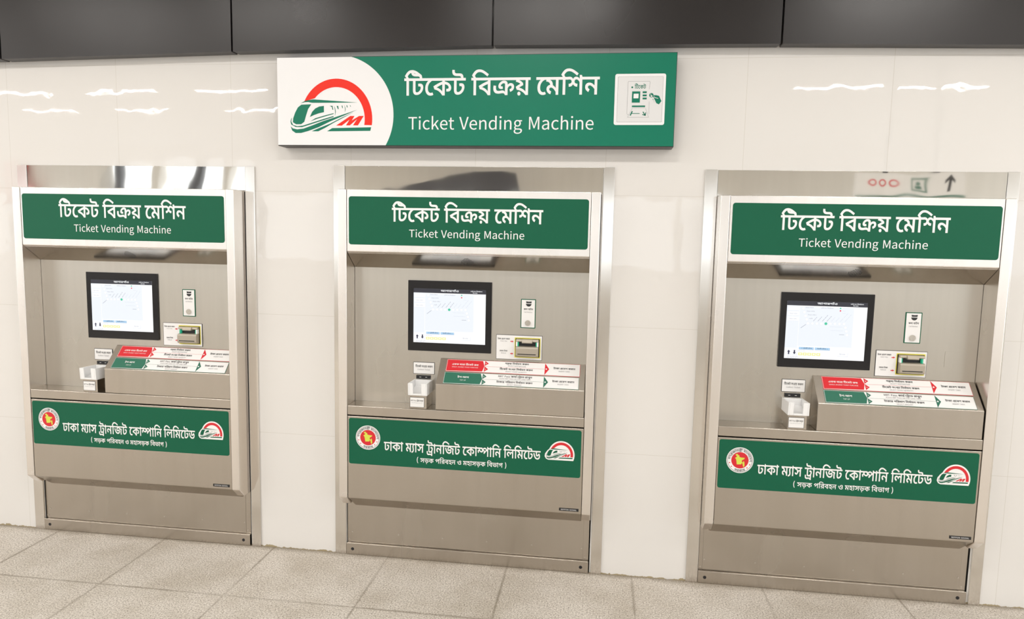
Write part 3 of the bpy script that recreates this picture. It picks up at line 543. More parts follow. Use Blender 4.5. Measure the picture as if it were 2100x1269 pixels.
    [[167,-12, 182,-11, 195,-9, 205,-7, 214,-4, 203,58, 197,57, 193,56, 189,56, 186,56, 177,58, 170,64, 165,75, 164,91, 164,708, 82,708, 82,96, 87,50, 102,17, 128,-4]],
    [[90,0, 297,0, 397,12, 475,48, 526,107, 544,191, 534,251, 507,297, 465,329, 412,347, 412,351, 453,373, 482,405, 501,446, 507,493, 490,566, 444,615, 373,643, 283,652, 90,652],
     [172,375, 172,587, 272,587, 339,581, 387,563, 416,531, 426,482, 417,437, 389,404, 340,383, 269,375],
     [172,66, 172,311, 285,311, 362,304, 417,283, 452,246, 463,194, 451,137, 416,97, 361,73, 285,66]],
    [[223,-12, 269,-5, 310,12, 348,40, 382,76, 385,76, 391,0, 459,0, 459,483, 378,483, 378,141, 345,104, 314,78, 282,63, 247,59, 206,66, 178,89, 162,129, 157,187, 157,483, 75,483, 75,177, 84,95, 111,36, 157,1]],
    [[269,-12, 354,5, 425,55, 474,134, 493,241, 474,349, 425,429, 354,478, 269,495, 185,478, 114,429, 64,349, 46,241, 64,134, 114,55, 185,5],
     [269,56, 212,69, 168,107, 140,165, 130,241, 140,317, 168,376, 212,413, 269,427, 327,413, 371,376, 400,317, 410,241, 400,165, 371,107, 327,69]],
    [[803,622, 803,527, 704,527, 704,102, 592,102, 592,394, 604,338, 570,383, 537,423, 506,457, 474,484, 443,505, 412,521, 380,530, 346,533, 308,529, 274,518, 243,500, 214,477, 187,450, 161,419, 156,433, 175,444, 195,453, 217,459, 242,461, 274,458, 301,448, 320,432, 338,401, 344,365, 344,351, 343,338, 342,327, 340,321, 315,328, 326,341, 338,354, 351,367, 365,380, 378,393, 392,406, 514,514, 581,445, 290,176, 211,250, 300,333, 263,285, 226,261, 241,279, 252,297, 259,316, 262,335, 258,356, 248,371, 232,381, 211,384, 197,383, 183,379, 168,374, 153,366, 63,450, 106,501, 149,545, 192,581, 238,607, 287,624, 341,629, 392,624, 437,610, 480,588, 521,556, 563,517, 607,469, 598,458, 596,481, 594,506, 593,533, 592,560, 592,688, 680,688, 703,622],
     [704,-43, 594,-43, 584,-21, 570,-4, 553,9, 533,18, 509,23, 481,25, 432,23, 381,16, 327,10, 268,8, 230,10, 190,15, 151,25, 115,42, 83,66, 58,100, 46,128, 39,163, 36,202, 37,223, 39,246, 43,268, 47,288, 154,274, 150,260, 148,243, 146,225, 145,207, 150,171, 162,144, 182,125, 209,113, 240,106, 276,104, 327,106, 373,113, 420,119, 469,121, 505,118, 538,108, 568,91, 592,67, 592,184, 704,184]],
    [[842,622, 842,527, 527,527, 527,265, 524,234, 525,215, 526,194, 527,173, 527,152, 527,0, 416,0, 377,53, 329,101, 273,142, 211,176, 143,202, 70,218, 24,328, 121,380, 224,429, 331,472, 438,506, 418,470, 418,527, -10,527, -10,622],
     [416,427, 437,403, 368,380, 299,353, 231,322, 164,288, 211,275, 260,255, 310,229, 357,196, 400,157, 435,113, 420,106, 418,129, 417,152, 416,176, 416,201],
     [660,142, 619,147, 580,161, 545,184, 514,216, 486,258, 460,310, 520,370, 533,328, 550,294, 570,268, 592,249, 616,238, 640,234, 660,237, 677,246, 688,262, 692,286, 690,302, 684,317, 674,331, 658,344, 637,354, 609,363, 638,461, 684,445, 723,424, 755,397, 779,364, 794,326, 799,282, 795,243, 783,209, 762,181, 735,160, 700,146],
     [176,-10, 149,-5, 127,10, 112,32, 108,59, 112,86, 127,108, 149,123, 176,128, 203,123, 224,108, 239,86, 244,59, 239,32, 224,10, 203,-5]],
    [[90,0, 172,0, 172,652, 90,652]],
    [[208,-12, 284,0, 338,31, 372,76, 383,132, 370,189, 336,229, 289,257, 237,278, 197,294, 164,311, 141,333, 133,362, 138,389, 154,411, 182,427, 222,432, 253,429, 281,420, 307,406, 332,390, 371,440, 341,462, 305,479, 265,491, 221,495, 151,485, 99,456, 66,412, 55,358, 68,305, 100,267, 145,239, 196,219, 235,203, 271,184, 296,159, 306,127, 300,98, 282,74, 253,58, 211,52, 170,56, 134,67, 100,86, 68,109, 28,55, 66,29, 110,7, 158,-7]],
    [[82,0, 164,0, 164,310, 190,362, 221,397, 253,416, 285,422, 298,422, 310,420, 320,418, 332,414, 347,485, 335,490, 323,493, 310,495, 295,495, 256,488, 219,468, 186,436, 158,395, 157,395, 149,483, 82,483]],
    [[877,622, 877,527, 149,527, 151,534, 188,522, 224,506, 258,487, 289,466, 318,445, 342,423, 351,347, 319,334, 287,319, 254,304, 223,288, 193,272, 165,256, 160,266, 212,254, 263,237, 313,215, 360,189, 404,157, 443,121, 442,138, 442,155, 441,172, 441,190, 441,494, 475,494, 536,492, 592,486, 643,475, 690,458, 733,434, 771,402, 797,374, 815,341, 826,306, 830,269, 827,237, 816,207, 798,179, 771,158, 748,147, 718,141, 684,139, 666,139, 649,140, 632,142, 617,144, 622,240, 628,239, 635,238, 644,238, 655,238, 679,239, 697,244, 708,253, 717,269, 720,289, 716,312, 701,336, 678,357, 646,375, 603,388, 553,395, 553,0, 441,0, 398,48, 350,89, 294,123, 231,150, 160,172, 80,187, 37,292, 67,310, 98,328, 131,346, 164,363, 198,381, 231,397, 189,422, 142,443, 90,460, 32,473, 67,551, 92,527, -10,527, -10,622]],
    [[421,39, 364,44, 308,56, 256,77, 208,108, 162,151, 122,204, 84,269, 50,350, 21,442, 127,472, 150,401, 174,337, 199,284, 226,239, 257,202, 290,175, 326,156, 367,144, 411,140, 450,142, 482,149, 510,160, 531,175, 548,194, 559,217, 566,242, 568,271, 565,306, 554,335, 538,359, 517,377, 492,388, 465,392, 438,388, 419,378, 407,361, 403,338, 403,328, 405,317, 407,306, 411,294, 304,277, 297,298, 292,317, 289,336, 288,353, 290,382, 298,407, 311,428, 338,453, 372,471, 412,482, 456,485, 500,482, 541,472, 576,456, 606,435, 633,408, 653,377, 668,343, 677,304, 680,262, 677,223, 668,185, 653,151, 632,120, 603,92, 569,70, 527,53, 477,43],
     [733,622, 733,527, -10,527, -10,622]],
    [[172,342, 172,585, 281,585, 349,579, 399,559, 429,524, 439,470, 429,414, 399,374, 349,350, 281,342],
     [447,0, 540,0, 374,285, 434,309, 481,347, 511,401, 521,470, 504,555, 457,611, 385,642, 293,652, 90,652, 90,0, 172,0, 172,277, 289,277]],
    [[29,417, 95,417, 95,0, 176,0, 176,417, 278,417, 278,483, 176,483, 176,559, 180,601, 193,630, 214,648, 245,655, 258,654, 271,651, 285,647, 299,641, 317,704, 299,710, 279,715, 258,718, 236,719, 173,708, 129,677, 104,626, 95,560, 95,483, 29,478]],
    [[135,316, 196,275, 253,228, 306,175, 353,119, 395,60, 432,1, 345,-45, 307,10, 267,60, 225,106, 179,150, 126,191, 66,231],
     [69,479, 74,519, 89,553, 112,582, 143,604, 179,617, 219,622, 259,617, 295,604, 326,582, 349,553, 364,519, 369,479, 364,438, 349,403, 326,374, 295,352, 259,339, 219,334, 179,339, 143,352, 112,374, 89,403, 74,438],
     [158,479, 163,453, 176,434, 195,421, 219,417, 243,421, 263,434, 275,454, 280,479, 275,503, 263,522, 243,535, 219,539, 195,535, 176,522, 163,503]],
    [[758,622, 758,527, 659,527, 659,0, 548,0, 548,411, 571,361, 544,396, 517,429, 489,458, 461,483, 432,504, 401,520, 369,530, 335,533, 305,530, 278,522, 256,510, 228,484, 201,456, 188,454, 208,466, 232,475, 262,482, 296,484, 338,480, 371,467, 398,446, 416,421, 428,392, 431,361, 427,325, 414,290, 393,258, 363,227, 323,195, 276,165, 211,258, 254,280, 290,304, 309,321, 320,340, 323,360, 320,377, 310,390, 293,399, 270,402, 248,401, 226,396, 203,388, 178,376, 82,454, 117,502, 153,544, 192,580, 234,606, 280,623, 329,629, 376,625, 419,612, 461,591, 501,561, 543,524, 586,479, 552,490, 551,506, 549,528, 548,555, 548,585, 548,688, 635,688, 658,622],
     [659,-43, 550,-43, 534,-13, 511,8, 480,21, 443,25, 414,24, 383,21, 352,17, 319,12, 285,9, 247,8, 213,10, 178,15, 142,26, 109,42, 80,67, 57,102, 46,130, 39,165, 37,205, 37,225, 39,248, 42,270, 46,288, 154,274, 151,259, 148,241, 146,223, 146,206, 150,169, 161,142, 179,124, 202,112, 230,106, 261,104, 293,105, 322,109, 350,113, 377,117, 406,120, 437,121, 468,118, 497,109, 524,92, 548,67, 548,80, 659,118]],
    [[525,628, 566,626, 599,619, 627,608, 650,592, 668,573, 682,550, 692,517, 695,473, 695,0, 586,0, 575,24, 562,42, 546,57, 527,67, 503,73, 475,75, 440,74, 407,71, 376,67, 344,63, 310,60, 272,59, 232,61, 191,66, 152,77, 115,96, 83,123, 58,160, 46,192, 39,230, 37,274, 38,300, 41,327, 45,353, 49,377, 158,362, 154,346, 151,328, 148,305, 148,278, 151,242, 159,215, 173,194, 191,178, 212,168, 235,162, 260,159, 285,158, 331,160, 373,165, 414,171, 457,173, 495,170, 527,162, 556,146, 584,121, 584,446, 583,475, 579,494, 574,508, 565,518, 546,529, 518,533, 488,529, 460,519, 435,503, 413,484, 394,462, 380,440, 371,419, 368,400, 369,391, 372,382, 377,374, 387,368, 401,363, 421,362, 432,362, 441,363, 450,364, 460,365, 467,272, 453,268, 437,265, 417,263, 393,263, 357,266, 325,276, 297,293, 275,317, 261,349, 257,388, 262,429, 278,471, 303,512, 336,549, 376,581, 422,606, 472,623]],
    [[660,622, 660,527, 561,527, 561,0, 450,0, 406,48, 356,89, 299,123, 236,151, 163,172, 80,187, 37,292, 67,310, 98,328, 131,346, 164,363, 198,381, 231,397, 189,422, 142,443, 90,460, 32,473, 67,551, 92,527, -10,527, -10,622],
     [450,527, 151,527, 151,534, 188,522, 224,506, 258,487, 289,466, 318,445, 342,423, 351,347, 319,334, 287,319, 254,304, 223,288, 193,272, 165,256, 160,265, 220,253, 278,234, 335,208, 387,176, 434,139, 472,96, 455,90, 452,114, 451,139, 450,165, 450,191]],
    [[490,511, 528,509, 559,503, 584,493, 606,480, 623,463, 637,440, 646,409, 649,367, 649,0, 537,0, 521,33, 499,54, 471,65, 438,69, 407,68, 377,65, 347,61, 317,56, 284,53, 247,52, 213,54, 177,59, 141,69, 108,86, 79,112, 56,146, 45,175, 39,211, 37,251, 37,273, 40,297, 44,321, 48,343, 156,328, 153,313, 150,297, 148,279, 148,259, 150,230, 155,206, 165,187, 184,168, 208,156, 234,151, 260,149, 293,150, 322,153, 348,158, 373,162, 399,165, 426,166, 459,163, 489,153, 516,137, 537,112, 537,361, 537,379, 534,392, 529,401, 522,409, 515,414, 505,417, 494,418, 480,419, 459,417, 438,411, 418,402, 401,391, 384,378, 371,363, 363,348, 360,334, 362,323, 368,314, 379,309, 398,307, 408,307, 417,308, 427,309, 435,310, 446,224, 432,221, 415,218, 394,216, 369,215, 339,218, 310,226, 286,240, 267,259, 255,286, 251,318, 256,352, 270,386, 292,418, 321,448, 357,473, 397,493, 441,507],
     [748,622, 748,527, -10,527, -10,622]],
    [[270,-12, 362,3, 432,42, 476,101, 492,173, 481,237, 453,285, 410,320, 358,348, 265,388, 227,405, 192,426, 166,456, 157,497, 165,536, 190,566, 228,585, 278,591, 321,587, 360,575, 395,556, 427,531, 470,583, 431,616, 386,641, 335,658, 278,663, 196,651, 131,615, 88,560, 73,491, 85,428, 117,381, 159,347, 205,324, 299,283, 342,262, 377,240, 400,209, 408,166, 399,123, 372,90, 329,68, 271,60, 221,66, 173,83, 130,108, 92,141, 43,84, 89,45, 143,14, 204,-5]],
    [[90,0, 167,0, 167,342, 166,394, 164,445, 160,496, 157,546, 161,546, 231,412, 469,0, 553,0, 553,652, 475,652, 475,313, 476,261, 479,209, 482,157, 486,107, 482,107, 412,241, 173,652, 90,652]],
    [[346,-12, 408,-6, 463,10, 510,34, 547,64, 547,338, 333,338, 333,269, 471,269, 471,99, 449,83, 420,71, 388,63, 354,60, 261,79, 193,133, 150,217, 136,328, 151,438, 195,521, 264,573, 353,591, 398,587, 435,573, 467,554, 494,530, 538,583, 506,612, 464,638, 413,656, 350,663, 231,640, 136,574, 74,467, 52,326, 73,184, 134,78, 228,11]],
    [[90,0, 457,0, 457,70, 172,70, 172,652, 90,652]],
    [[90,0, 475,0, 475,70, 172,70, 172,308, 419,308, 419,378, 172,378, 172,583, 465,583, 465,652, 90,652]],
    [[211,-12, 293,4, 348,47, 380,112, 390,191, 390,652, 308,652, 308,199, 301,136, 282,93, 249,68, 203,60, 169,65, 140,78, 113,101, 90,134, 31,92, 64,47, 104,15, 153,-5]],
    [[330,-12, 442,12, 531,80, 588,187, 608,328, 588,469, 531,574, 442,640, 330,663, 217,640, 129,574, 72,469, 52,328, 72,187, 129,80, 217,12],
     [330,60, 250,79, 189,133, 150,218, 136,328, 150,438, 189,521, 250,573, 330,591, 410,573, 471,521, 510,438, 524,328, 510,218, 471,133, 410,79]],
    [[321,-12, 414,3, 488,50, 537,137, 555,269, 555,652, 476,652, 476,267, 464,169, 431,105, 382,71, 321,60, 261,71, 213,105, 181,169, 169,267, 169,652, 87,652, 87,269, 105,137, 154,50, 228,3]],
    [[195,0, 277,0, 277,253, 473,652, 388,652, 304,468, 288,432, 272,397, 256,361, 238,325, 235,325, 218,361, 202,397, 187,432, 171,468, 86,652, -1,652, 195,253]],
    [[90,0, 172,0, 172,206, 284,340, 479,0, 571,0, 335,405, 540,652, 446,652, 173,325, 172,325, 172,652, 90,652]],
    [[90,0, 172,0, 172,260, 279,260, 377,272, 453,308, 502,371, 519,461, 502,551, 452,610, 375,642, 276,652, 90,652],
     [172,326, 172,585, 265,585, 340,579, 394,559, 427,520, 438,461, 427,400, 396,359, 343,334, 269,326]],
    [[90,0, 172,0, 172,308, 476,308, 476,0, 559,0, 559,652, 476,652, 476,379, 172,379, 172,652, 90,652]],
    [[4,0, 86,0, 149,199, 388,199, 450,0, 537,0, 316,652, 224,652],
     [170,264, 202,365, 219,419, 235,474, 251,529, 267,585, 270,585, 286,529, 302,474, 319,420, 336,365, 367,264]],
    [[51,350, 305,350, 305,244, 51,244]],
    [[521,280, 487,282, 457,287, 429,296, 403,309, 376,326, 347,347, 323,365, 304,376, 289,382, 274,384, 259,382, 247,375, 239,365, 236,351, 239,336, 246,323, 257,310, 271,297, 200,226, 173,254, 149,284, 132,319, 126,361, 131,398, 145,428, 167,451, 194,467, 223,477, 253,480, 295,477, 330,466, 364,448, 402,422, 435,400, 460,385, 483,377, 508,374, 533,378, 552,390, 564,409, 568,438, 563,471, 548,503, 525,531, 498,556, 612,573, 628,556, 644,536, 658,511, 670,484, 678,454, 680,422, 676,383, 665,348, 645,320, 615,299, 589,288, 557,282],
     [747,622, 747,527, -10,527, -10,622],
     [434,-73, 378,-70, 323,-60, 270,-45, 221,-22, 172,10, 128,48, 88,96, 50,154, 17,221, 120,261, 146,210, 175,164, 204,126, 235,94, 269,68, 304,49, 362,31, 426,24, 472,27, 509,36, 535,49, 552,68, 563,92, 567,121, 564,144, 556,164, 544,181, 526,194, 504,202, 478,204, 461,203, 446,198, 435,191, 427,182, 422,171, 420,157, 420,150, 422,141, 424,132, 426,123, 322,108, 317,125, 313,143, 310,161, 310,177, 315,213, 331,242, 356,265, 389,282, 427,292, 470,295, 514,293, 553,284, 586,271, 626,242, 655,205, 672,163, 678,116, 675,81, 666,48, 652,18, 632,-8, 605,-31, 572,-49, 533,-62, 486,-70]],
    [[-284,730, 55,917, 102,837, -232,644]],
    [[593,622, 593,527, 198,527, 198,500, 195,416, 196,402, 197,387, 197,371, 198,356, 198,214, 199,181, 202,159, 207,145, 214,134, 234,121, 263,117, 294,121, 324,132, 351,149, 378,172, 400,197, 416,223, 426,250, 429,279, 425,301, 414,315, 396,322, 372,324, 364,324, 331,326, 303,331, 277,339, 249,353, 230,365, 212,379, 197,395, 184,411, 193,521, 214,491, 237,467, 264,448, 295,434, 330,425, 370,422, 389,422, 431,420, 462,414, 486,404, 506,389, 521,372, 532,351, 538,327, 540,300, 534,242, 515,189, 486,142, 449,101, 408,68, 361,43, 311,27, 256,22, 213,24, 180,32, 154,44, 133,60, 114,82, 100,111, 92,136, 88,169, 86,209, 86,527, -10,527, -10,622]],
    [[90,0, 256,0, 386,22, 481,87, 540,190, 559,328, 540,467, 481,568, 385,631, 253,652, 90,652],
     [172,68, 172,585, 245,585, 346,568, 418,519, 461,438, 475,328, 461,218, 418,136, 346,85, 245,68]],
    [[739,622, 739,527, 640,527, 640,0, 528,0, 495,40, 459,77, 420,109, 378,138, 331,163, 281,184, 227,201, 166,214, 136,321, 191,293, 251,283, 305,270, 350,254, 408,226, 455,195, 495,161, 530,128, 529,151, 529,174, 528,198, 528,224, 528,688, 616,688, 639,622],
     [466,465, 463,430, 453,396, 438,366, 417,339, 389,315, 357,295, 319,279, 274,267, 226,259, 156,274, 136,321, 184,329, 226,339, 261,350, 304,370, 333,394, 351,422, 357,455, 353,484, 340,509, 320,531, 295,553, 393,625, 422,591, 445,553, 460,510],
     [188,424, 148,428, 113,439, 84,457, 63,480, 50,510, 46,545, 47,568, 52,590, 59,610, 67,628, 169,603, 165,593, 161,583, 158,572, 157,561, 160,543, 170,530, 184,523, 201,520, 220,522, 239,527, 257,537, 275,553, 295,576, 315,607, 393,625, 402,582, 375,537, 346,498, 314,467, 277,444, 236,429]],
    [[330,57, 250,76, 189,130, 150,216, 136,328, 150,438, 189,521, 250,573, 330,591, 410,573, 471,521, 510,438, 524,328, 510,216, 471,130, 410,76],
     [529,-164, 558,-163, 583,-159, 605,-155, 623,-149, 607,-85, 593,-89, 577,-92, 559,-94, 538,-95, 488,-90, 443,-73, 405,-46, 378,-8, 472,28, 545,99, 592,200, 608,328, 588,469, 531,574, 442,640, 330,663, 217,640, 129,574, 72,469, 52,328, 69,198, 117,95, 193,25, 290,-9, 326,-71, 378,-120, 446,-152]],
    [[-298,-266, -331,-263, -365,-254, -397,-238, -423,-216, -437,-196, -445,-172, -448,-145, -443,-112, -429,-83, -407,-60, -376,-42, -337,-31, -291,-28, -225,-33, -162,-48, -102,-72, -41,-106, 22,-148, 90,-199, 29,-271, -30,-221, -86,-180, -139,-149, -188,-126, -236,-112, -281,-107, -310,-110, -330,-119, -341,-132, -345,-149, -341,-167, -330,-180, -313,-187, -292,-189, -266,-186, -245,-176, -229,-161, -217,-142, -209,-122, -204,-100, -201,-79, -201,-60, -201,13, -89,13, -89,-38, -91,-70, -97,-107, -107,-145, -125,-182, -151,-215, -188,-242, -219,-255, -256,-263]],
    [[644,622, 644,527, 545,527, 545,0, 434,0, 434,423, 456,364, 418,411, 381,452, 344,485, 306,510, 268,526, 229,531, 207,529, 187,522, 172,511, 160,496, 152,477, 150,456, 153,432, 162,411, 179,394, 204,381, 239,371, 286,366, 275,253, 226,261, 181,273, 142,288, 110,307, 82,331, 62,357, 47,387, 37,421, 34,457, 37,491, 45,522, 58,549, 87,583, 123,608, 166,624, 212,629, 262,624, 307,611, 347,590, 385,562, 422,529, 458,492, 438,493, 436,515, 435,541, 434,567, 434,591, 434,688, 521,688, 544,622]],
    [[90,-208, 154,-195, 203,-160, 241,-107, 270,-41, 452,483, 373,483, 285,215, 276,182, 266,147, 256,112, 246,78, 242,78, 229,113, 217,148, 205,182, 194,215, 96,483, 12,483, 205,-1, 195,-37, 177,-79, 153,-112, 123,-134, 86,-141, 76,-141, 66,-139, 57,-136, 49,-133, 33,-198, 45,-202, 59,-206, 74,-207]],
    [[489,287, 457,288, 429,292, 403,299, 377,310, 349,326, 317,347, 293,365, 275,376, 259,382, 244,384, 230,382, 217,375, 209,365, 206,351, 209,336, 216,323, 227,310, 242,297, 170,226, 143,254, 119,284, 102,319, 96,361, 101,398, 116,428, 137,451, 164,467, 194,477, 223,480, 265,477, 300,466, 334,448, 372,422, 406,399, 431,384, 454,377, 479,374, 504,378, 522,390, 534,409, 538,438, 533,471, 518,503, 495,531, 468,556, 583,573, 598,556, 614,536, 628,511, 640,484, 648,454, 651,422, 646,383, 632,349, 609,322, 578,303, 537,291],
     [730,622, 730,527, -10,527, -10,622],
     [475,369, 512,368, 541,362, 565,353, 586,341, 604,324, 618,302, 628,271, 631,229, 631,-117, 520,-117, 503,-84, 481,-63, 454,-52, 423,-48, 393,-49, 364,-52, 336,-56, 307,-61, 276,-64, 242,-65, 207,-63, 172,-58, 137,-48, 105,-31, 77,-7, 55,26, 44,54, 38,87, 35,124, 36,144, 38,165, 41,186, 45,205, 153,190, 150,177, 148,163, 147,148, 146,132, 151,94, 163,68, 182,50, 206,39, 230,34, 254,32, 283,33, 310,36, 336,41, 361,45, 386,48, 412,49, 443,46, 472,36, 498,20, 520,-5, 520,224, 519,242, 516,255, 511,265, 504,272, 497,277, 488,280, 478,282, 466,282, 446,280, 426,275, 407,267, 390,256, 375,244, 363,231, 355,217, 353,204, 355,194, 360,186, 371,181, 389,179, 398,179, 407,180, 416,181, 424,182, 435,98, 421,94, 405,92, 385,90, 362,89, 331,92, 303,100, 279,113, 260,132, 249,157, 245,188, 250,222, 265,256, 288,286, 317,314, 353,337, 392,355, 433,366]],
    [[300,527, 200,527, 200,0, 89,0, 89,527, -10,527, -10,622, 89,622, 76,675, 53,719, 20,754, -22,782, -73,803, -131,818, -197,826, -269,829, -318,827, -359,823, -391,817, -414,808, -428,797, -433,785, -429,773, -417,767, -398,764, -372,763, -273,763, -222,761, -183,754, -153,742, -129,725, -113,705, -101,681, -95,651, -93,615, -196,615, -198,633, -202,648, -208,660, -217,668, -227,673, -239,677, -253,679, -272,680, -355,680, -403,681, -441,686, -470,693, -494,703, -515,719, -529,738, -537,759, -539,782, -532,820, -508,853, -470,880, -417,900, -345,913, -259,917, -159,913, -71,899, 6,877, 71,846, 123,805, 163,754, 189,693, 203,622, 300,622]],
    [[635,622, 635,527, 189,527, 189,242, 166,262, 206,302, 252,340, 304,376, 360,410, 422,441, 487,469, 568,398, 554,369, 542,339, 533,308, 527,275, 523,241, 522,204, 524,160, 530,114, 540,65, 556,14, 447,-9, 431,45, 419,97, 412,151, 410,209, 411,247, 416,282, 424,316, 434,348, 446,376, 458,401, 487,364, 430,337, 374,304, 320,268, 267,227, 217,184, 168,139, 78,198, 78,527, -10,527, -10,622]],
    [[302,0, 245,4, 197,18, 162,40, 138,68, 122,101, 117,136, 121,167, 131,196, 147,221, 171,242, 202,262, 240,278, 282,179, 260,173, 245,164, 236,153, 234,140, 238,124, 251,111, 272,102, 302,99, 334,102, 361,110, 382,124, 397,141, 407,162, 410,184, 407,211, 397,235, 380,257, 355,280, 321,305, 277,333, 239,359, 206,382, 180,403, 150,432, 131,460, 120,489, 117,521, 120,548, 131,576, 147,605, 170,631, 267,576, 256,564, 247,551, 241,538, 239,525, 240,514, 243,504, 249,493, 260,482, 276,468, 299,452, 330,431, 370,404, 420,369, 460,336, 489,302, 508,267, 520,228, 524,182, 520,146, 511,113, 495,84, 475,59, 448,38, 417,22, 364,5]],
    [[120,534, 123,558, 131,582, 145,606, 163,631, 255,588, 248,578, 242,568, 239,558, 238,549, 240,538, 244,529, 254,522, 271,515, 299,507, 338,498, 397,483, 443,463, 475,438, 496,408, 510,373, 514,334, 508,287, 489,246, 459,213, 418,187, 367,170, 307,161, 299,162, 290,163, 281,165, 273,166, 290,193, 342,176, 388,157, 432,135, 474,111, 517,83, 562,50, 500,-27, 448,13, 398,46, 348,75, 296,99, 243,119, 185,137, 124,153, 57,168, 75,260, 110,251, 147,245, 188,241, 233,239, 288,242, 333,250, 363,263, 384,280, 396,301, 400,325, 398,346, 390,363, 375,377, 354,389, 326,398, 288,407, 247,417, 212,428, 184,439, 154,459, 134,481, 124,506]],
    [[570,294, 565,222, 550,159, 534,123, 511,91, 483,66, 449,48, 406,36, 358,33, 304,37, 253,51, 222,67, 191,89, 164,118, 137,154, 112,199, 89,253, 68,316, 48,392, 30,478, 136,504, 155,416, 174,341, 194,281, 215,232, 239,194, 263,166, 290,148, 319,137, 351,133, 387,138, 415,154, 435,178, 449,211, 456,250, 459,295, 456,344, 446,390, 431,430, 411,462, 396,478, 378,487, 361,490, 344,487, 331,478, 322,465, 319,447, 320,435, 323,421, 328,406, 334,392, 227,363, 217,389, 210,415, 206,440, 205,467, 207,494, 214,518, 227,537, 251,559, 281,574, 313,582, 344,585, 392,581, 435,567, 472,545, 502,516, 527,480, 546,439, 564,369]],
    [[509,622, 504,652, 491,672, 469,683, 435,687, 294,687, 250,689, 211,693, 179,700, 141,715, 110,738, 91,761, 78,788, 70,820, 67,856, 68,870, 69,883, 70,896, 72,912, 178,905, 177,896, 176,887, 176,880, 175,873, 177,853, 180,835, 186,819, 195,807, 209,796, 228,789, 253,784, 290,783, 428,783, 479,781, 518,774, 549,762, 575,743, 591,723, 603,696, 610,663, 614,622],
     [740,622, 740,527, 385,527, 385,379, 387,361, 392,347, 401,338, 415,335, 431,338, 448,346, 465,359, 484,377, 503,400, 523,427, 618,444, 648,395, 669,346, 682,295, 686,242, 683,202, 673,163, 657,129, 634,99, 604,72, 569,51, 528,35, 480,25, 427,22, 363,27, 301,42, 263,59, 225,82, 191,110, 158,145, 126,189, 96,239, 69,297, 44,366, 21,442, 127,471, 151,393, 177,324, 204,268, 233,221, 266,183, 300,156, 336,137, 377,125, 419,121, 464,125, 504,137, 535,157, 557,182, 571,215, 576,252, 572,290, 562,321, 547,347, 530,370, 611,382, 577,337, 542,301, 507,273, 472,254, 436,242, 400,238, 373,240, 349,247, 327,257, 310,272, 295,292, 283,317, 276,351, 274,397, 274,527, -10,527, -10,622]],
    [[526,511, 575,507, 616,495, 648,476, 671,451, 686,419, 690,382, 684,341, 666,304, 637,272, 599,244, 553,220, 501,199, 462,288, 498,301, 528,313, 551,326, 567,340, 577,357, 580,377, 577,395, 566,408, 547,417, 520,420, 491,418, 464,411, 438,402, 416,391, 397,378, 383,365, 374,353, 371,341, 373,331, 379,323, 392,317, 414,313, 389,215, 350,223, 316,237, 291,255, 274,276, 263,302, 259,329, 265,366, 282,400, 309,431, 344,458, 384,480, 430,497, 478,507],
     [700,168, 693,121, 671,79, 635,46, 587,20, 526,5, 457,0, 386,5, 320,20, 257,46, 199,85, 164,119, 130,161, 99,209, 70,264, 44,329, 21,401, 126,431, 151,356, 178,291, 207,238, 239,194, 276,158, 314,132, 356,114, 403,103, 453,99, 506,104, 549,118, 571,133, 584,153, 588,178, 582,204, 564,226, 536,244, 504,257, 605,302, 644,277, 674,246, 694,209],
     [769,622, 769,527, -10,527, -10,622]],
    [[191,457, 236,454, 276,443, 312,426, 347,402, 383,372, 424,336, 379,259, 340,298, 298,331, 269,347, 240,357, 211,360, 187,357, 168,347, 155,332, 151,310, 155,290, 166,273, 186,257, 214,244, 164,148, 127,167, 95,190, 70,217, 51,247, 39,280, 35,314, 38,345, 46,372, 58,395, 84,423, 117,442, 153,453],
     [877,622, 877,527, 481,527, 481,214, 482,181, 486,159, 491,145, 498,134, 518,121, 547,117, 578,121, 607,132, 635,149, 662,172, 684,197, 700,224, 710,251, 713,280, 710,301, 700,317, 682,328, 656,331, 643,331, 631,330, 620,328, 609,326, 593,420, 614,424, 636,428, 659,430, 684,431, 727,427, 762,414, 789,395, 808,368, 820,335, 824,296, 817,241, 799,189, 770,142, 733,101, 692,68, 645,43, 595,27, 540,22, 497,24, 464,32, 438,44, 416,61, 398,82, 383,111, 376,136, 371,169, 370,209, 370,335, 373,351, 372,373, 371,395, 370,418, 370,442, 370,527, -10,527, -10,622],
     [669,622, 665,652, 652,672, 630,683, 596,687, 514,687, 470,689, 431,693, 399,700, 360,715, 330,738, 311,761, 298,788, 290,820, 287,856, 288,870, 288,883, 290,896, 292,912, 398,905, 397,896, 396,888, 395,880, 395,873, 396,853, 400,835, 406,819, 415,807, 429,796, 448,789, 474,784, 510,783, 589,783, 640,781, 679,774, 710,762, 735,743, 751,723, 763,696, 771,663, 774,622]],
    [[960,622, 960,527, 647,527, 647,0, 536,0, 536,100, 541,127, 538,147, 537,169, 536,194, 536,224, 536,383, 538,404, 538,527, -10,527, -10,622],
     [916,253, 912,221, 901,190, 883,162, 856,140, 832,129, 804,123, 772,121, 757,121, 742,122, 727,124, 712,126, 717,222, 723,221, 731,220, 739,220, 747,220, 768,221, 784,226, 794,233, 802,247, 805,262, 803,275, 799,288, 791,298, 781,307, 756,320, 724,328, 685,333, 637,335, 574,335, 513,339, 459,352, 429,365, 402,384, 380,408, 364,436, 354,472, 351,512, 352,523, 353,536, 354,549, 356,563, 459,549, 458,540, 456,532, 456,524, 455,517, 458,487, 468,463, 483,447, 505,437, 533,431, 567,429, 628,429, 690,427, 744,421, 785,412, 834,391, 871,364, 892,339, 906,313, 913,284],
